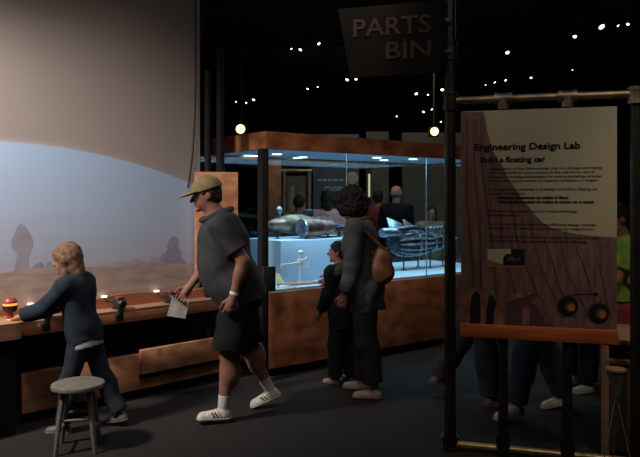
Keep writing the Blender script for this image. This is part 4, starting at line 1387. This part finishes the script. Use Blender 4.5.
# woman with handbag
wom = person('woman with dark curly hair in grey denim jacket facing the glass case', (at(366, 5.66), 5.66, 0), -105, 1.68,
             dict(lean=7, legL=(-4, 6, 3, 0, 8), legR=(7, 6, 3, 0, 8), armL=(2, 8, 14, 2), armR=(14, 8, 40, 10), pitch=18, yaw=-26),
             dict(skin=SK2, hair=(0.008, 0.0065, 0.006), fem=True, girth=1.1, style='curly', shoe=(0.42, 0.31, 0.26), sole=(0.2, 0.17, 0.15), curl=45,
                  clothes=[dict(kind='pants', name='trousers', col=(0.035, 0.036, 0.038), leg=0.93, wide=0.018),
                           dict(kind='top', name='denim_jacket', col=(0.07, 0.08, 0.082), sleeve=0.95, hem=-0.10, grow=0.02, collar=True, noise=(0.007, 24, 6))]), cell=0.008)
# handbag hanging at her back from the near shoulder
sL = wom['sh'][1]
bagc = wom['pel'] + V(0.10, 0.15, 0.23)
hb_ = thing('handbag', 'brown leather handbag hanging behind the shoulder of the woman in denim', 'bag', to_world(wom, bagc), wom['root'].rotation_euler.z)
lea = mat('brown_leather', (0.21, 0.085, 0.035), 0.45, var=0.3, scale=14)
field_obj('bag_body', [(Ell(V(0, 0, -0.02), V(0.055, 0.09, 0.145)), 0.03), (Ell(V(0, 0.0, -0.09), V(0.06, 0.10, 0.085)), 0.04)], 0.008, lea, hb_, (0.004, 40, 2))
MB().tube([(-0.058, -0.05, 0.06), (-0.062, -0.01, 0.03), (-0.064, 0.05, 0.0)], 0.008, 8).build('front_seam', lea, hb_)
ps = [Vector((0, -0.07, 0.07)), Vector(tuple(sL - bagc)) + Vector((0.03, -0.04, -0.02)), Vector(tuple(sL - bagc)) + Vector((0.01, 0.0, 0.075)), Vector(tuple(sL - bagc)) + Vector((0.02, 0.07, 0.02)), Vector((0, 0.06, 0.07))]
sm = []
for a, b in zip(ps, ps[1:]):
    for u in np.linspace(0, 1, 5)[:-1]:
        sm.append(a.lerp(b, u))
MB().tube(sm + [ps[-1]], 0.010, 8).build('strap', lea, hb_)

# toddler beside her
kid = person('small child with short dark hair in black clothes beside the woman at the case', (at(342, 6.02), 6.02, 0), -128, 1.2,
             dict(lean=3, legL=(3, 4, 3, 0), legR=(-3, 4, 3, 0), armL=(8, 8, 22, 4), armR=(8, 8, 24, 4), pitch=2, yaw=25),
             dict(skin=SK3, hair=(0.01, 0.009, 0.009), head=1.18, girth=1.05, style='short', shoe=(0.2, 0.14, 0.11), sole=(0.1, 0.09, 0.08),
                  clothes=[dict(kind='pants', name='trousers', col=(0.012, 0.013, 0.016), leg=0.98, wide=0.016),
                           dict(kind='top', name='jacket', col=(0.012, 0.014, 0.018), sleeve=0.95, hem=-0.12, grow=0.02)]), cell=0.009)

# visitors behind the sign, of whom only legs show
def walker(label, px, Y, heading, H, pose, pant, top, shoe, sole, hair=(0.02, 0.015, 0.012), **kw):
    return person(label, (at(px, Y), Y, 0), heading, H, pose,
                  dict(skin=kw.get('skin', SK2), hair=hair, style=kw.get('style', 'short'), girth=kw.get('girth', 1.05), shoe=shoe, sole=sole, fem=kw.get('fem', False), head=kw.get('head', 1.0),
                       clothes=[dict(kind='pants', name='jeans' if kw.get('jeans') else 'trousers', col=pant, leg=0.97, wide=0.02),
                                dict(kind='top', name=kw.get('topname', 'sweater'), col=top, sleeve=kw.get('sleeve', 0.95), hem=-0.05, grow=0.016)]), cell=kw.get('cell', 0.010))


walker('person striding in blue jeans and white sneakers behind the big sign', 541, 5.12, -78, 1.70,
       dict(lean=2, legL=(27, 14, 2, 8, 4), legR=(-14, 8, 2, 10, 4), armL=(4, 6, 85, 4), armR=(10, 6, 85, 4)),
       (0.035, 0.05, 0.07), (0.05, 0.05, 0.06), (0.36, 0.34, 0.29), (0.3, 0.29, 0.26), jeans=True)
walker('person in black trousers and pale sneakers standing farther back behind the big sign', 582, 5.85, -70, 1.66,
       dict(legL=(4, 2, 3, 0), legR=(-4, 4, 3, 0)), (0.012, 0.013, 0.016), (0.04, 0.04, 0.045), (0.36, 0.35, 0.32), (0.3, 0.3, 0.28))
walker('person in dark trousers and brown shoes walking behind the tall pipe post', 477, 5.45, 78, 1.66,
       dict(legL=(-19, 12, 2, 20, 4), legR=(10, 4, 2, 0, 4), armL=(4, 2, 14, 6), armR=(-4, 2, 14, 6)), (0.03, 0.03, 0.034), (0.03, 0.03, 0.035), (0.085, 0.055, 0.04), (0.05, 0.04, 0.035))
# green shirt
gp = person('child in lime green shirt and red trousers beyond the right post', (at(629, 5.25), 5.25, 0), -100, 1.54,
            dict(lean=4, armL=(24, 6, 70, 8), armR=(26, 6, 70, 8), pitch=8),
            dict(skin=SK2, hair=(0.02, 0.014, 0.01), head=1.1, girth=1.1, style='short', shoe=(0.2, 0.2, 0.2),
                 clothes=[dict(kind='pants', name='trousers', col=(0.40, 0.06, 0.075), leg=0.98, wide=0.014, waist=0.06),
                          dict(kind='top', name='green_shirt', col=(0.30, 0.46, 0.08), sleeve=0.34, hem=0.03, grow=0.016)]), cell=0.009)
sl_, sr_ = gp['sh'][1], gp['sh'][-1]
tt = gp['pel']
mb = MB().tube([sr_ * 0.6 + gp['shc'] * 0.4 + V(0, -0.03, 0.07), gp['shc'] + V(0.04, -0.125, -0.06), gp['shc'] + V(0.11, -0.11, -0.16), tt + V(0.175, -0.03, 0.15), tt + V(0.165, 0.06, 0.06)], 0.012, 8)
mb.build('bag_strap', M['rubber'], gp['root'])

# people across the case
walker('grey haired balding man in black jacket standing beyond the case', 396, 10.3, 150, 1.80, dict(), (0.02, 0.02, 0.02), (0.010, 0.010, 0.012), (0.03, 0.03, 0.03), (0.02, 0.02, 0.02), hair=(0.22, 0.2, 0.18), style='fringe', cell=0.014, topname='jacket', girth=1.2, skin=(0.40, 0.22, 0.16))
walker('dark haired person in dull red top next to the balding man', 378, 11.2, 160, 1.74, dict(), (0.02, 0.02, 0.02), (0.16, 0.035, 0.035), (0.03, 0.03, 0.03), (0.02, 0.02, 0.02), style='short', cell=0.014, girth=1.1)
walker('person in ochre shirt before the framed canyon sign', 299, 9.9, 170, 1.66, dict(), (0.03, 0.03, 0.03), (0.26, 0.17, 0.05), (0.03, 0.03, 0.03), (0.02, 0.02, 0.02), cell=0.014, topname='shirt', sleeve=0.4)
walker('person in pink top across the case behind the brass engine', 328, 9.2, 175, 1.72, dict(), (0.03, 0.03, 0.03), (0.62, 0.27, 0.22), (0.03, 0.03, 0.03), (0.02, 0.02, 0.02), cell=0.014, style='long', fem=True)
walker('short dark haired person in faded yellow top beyond the right end of the case', 431, 10.0, 0, 1.50, dict(), (0.03, 0.03, 0.03), (0.22, 0.19, 0.11), (0.03, 0.03, 0.03), (0.02, 0.02, 0.02), cell=0.014, style='long', fem=True)

# ================================================================== LIGHT
def light(name, kind, loc, target, power, col, size=0.3, angle=60, blend=0.6, size_y=None):
    l = bpy.data.lights.new(name, kind)
    l.energy = power
    l.color = col
    if kind == 'SPOT':
        l.spot_size = math.radians(angle)
        l.spot_blend = blend
        l.shadow_soft_size = size
    elif kind == 'AREA':
        l.size = size
        if size_y:
            l.shape = 'RECTANGLE'
            l.size_y = size_y
    else:
        l.shadow_soft_size = size
    o = bpy.data.objects.new(name, l)
    C.objects.link(o)
    o.location = loc
    o.rotation_euler = (Vector(target) - Vector(loc)).to_track_quat('-Z', 'Y').to_euler()
    return o


light('mural_spot', 'SPOT', (-3.3, 3.2, 3.3), (-2.45, 5.0, 1.3), 660, (1, 0.9, 0.84), 0.2, 84, 1.0)
light('mural_fill', 'SPOT', (-1.2, 3.3, 3.9), (-1.5, 5.9, 0.8), 105, (1, 0.86, 0.78), 0.25, 75, 1.0)
c = cw(CL / 2, CD * 0.5, 2.07)
la = light('case_strip', 'AREA', c, c - Vector((0, 0, 1)), 42, (0.44, 0.74, 1.0), CL - 0.3, size_y=CD - 0.25)
la.rotation_euler = (0, 0, CA)
light('case_spot', 'SPOT', cw(0.8, 0.07, 2.05), cw(0.82, 0.34, 0.85), 40, (0.46, 0.76, 1.0), 0.05, 80, 0.8)
light('case_spot', 'SPOT', cw(2.4, 0.3, 2.06), cw(2.4, 0.42, 0.8), 22, (0.46, 0.76, 1.0), 0.05, 85, 0.8)
light('sign_spot', 'SPOT', (1.75, 2.3, 3.9), (1.42, 4.2, 1.9), 34, (1, 0.86, 0.62), 0.1, 46, 0.9)
light('room_glow', 'AREA', (0.2, 3.4, 3.95), (0.2, 4.4, 0), 18, (1, 0.86, 0.75), 3.0)
light('room_glow', 'AREA', (1.8, 8.5, 3.9), (1.8, 8.5, 0), 25, (1, 0.85, 0.7), 3.0)
light('far_glow', 'AREA', (0.8, 10.6, 3.9), (0.8, 12.4, 1.0), 34, (1, 0.88, 0.72), 2.5)
light('corner_wash', 'SPOT', (2.2, 2.4, 3.9), (2.1, 4.3, 0.4), 80, (1, 0.84, 0.66), 0.15, 45, 0.9)
light('case_front_wash', 'SPOT', (0.1, 3.9, 3.95), (0.4, 6.7, 0.9), 110, (1, 0.8, 0.62), 0.15, 60, 0.9)

w = bpy.data.worlds.new('hall_ambient')
S.world = w
w.use_nodes = True
w.node_tree.nodes['Background'].inputs[0].default_value = (0.9, 0.95, 1, 1)
w.node_tree.nodes['Background'].inputs[1].default_value = 0.005

# ================================================================== CAMERA
cd = bpy.data.cameras.new('camera')
cam = bpy.data.objects.new('camera', cd)
C.objects.link(cam)
cam.location = (0, 0, H0)
cam.rotation_euler = (PI / 2, 0, 0)
cd.sensor_width = 36
cd.lens = F / 640 * 36
cd.shift_y = -(228.5 - HZ) / 640
cd.clip_end = 100
S.camera = cam
S.view_settings.view_transform = 'Standard'
S.view_settings.look = 'None'
S.view_settings.exposure = 0
S.view_settings.gamma = 1
S.view_settings.use_curve_mapping = False
S.cycles.use_denoising = True
S.cycles.max_bounces = 6
S.cycles.transparent_max_bounces = 16
S.cycles.sample_clamp_indirect = 3
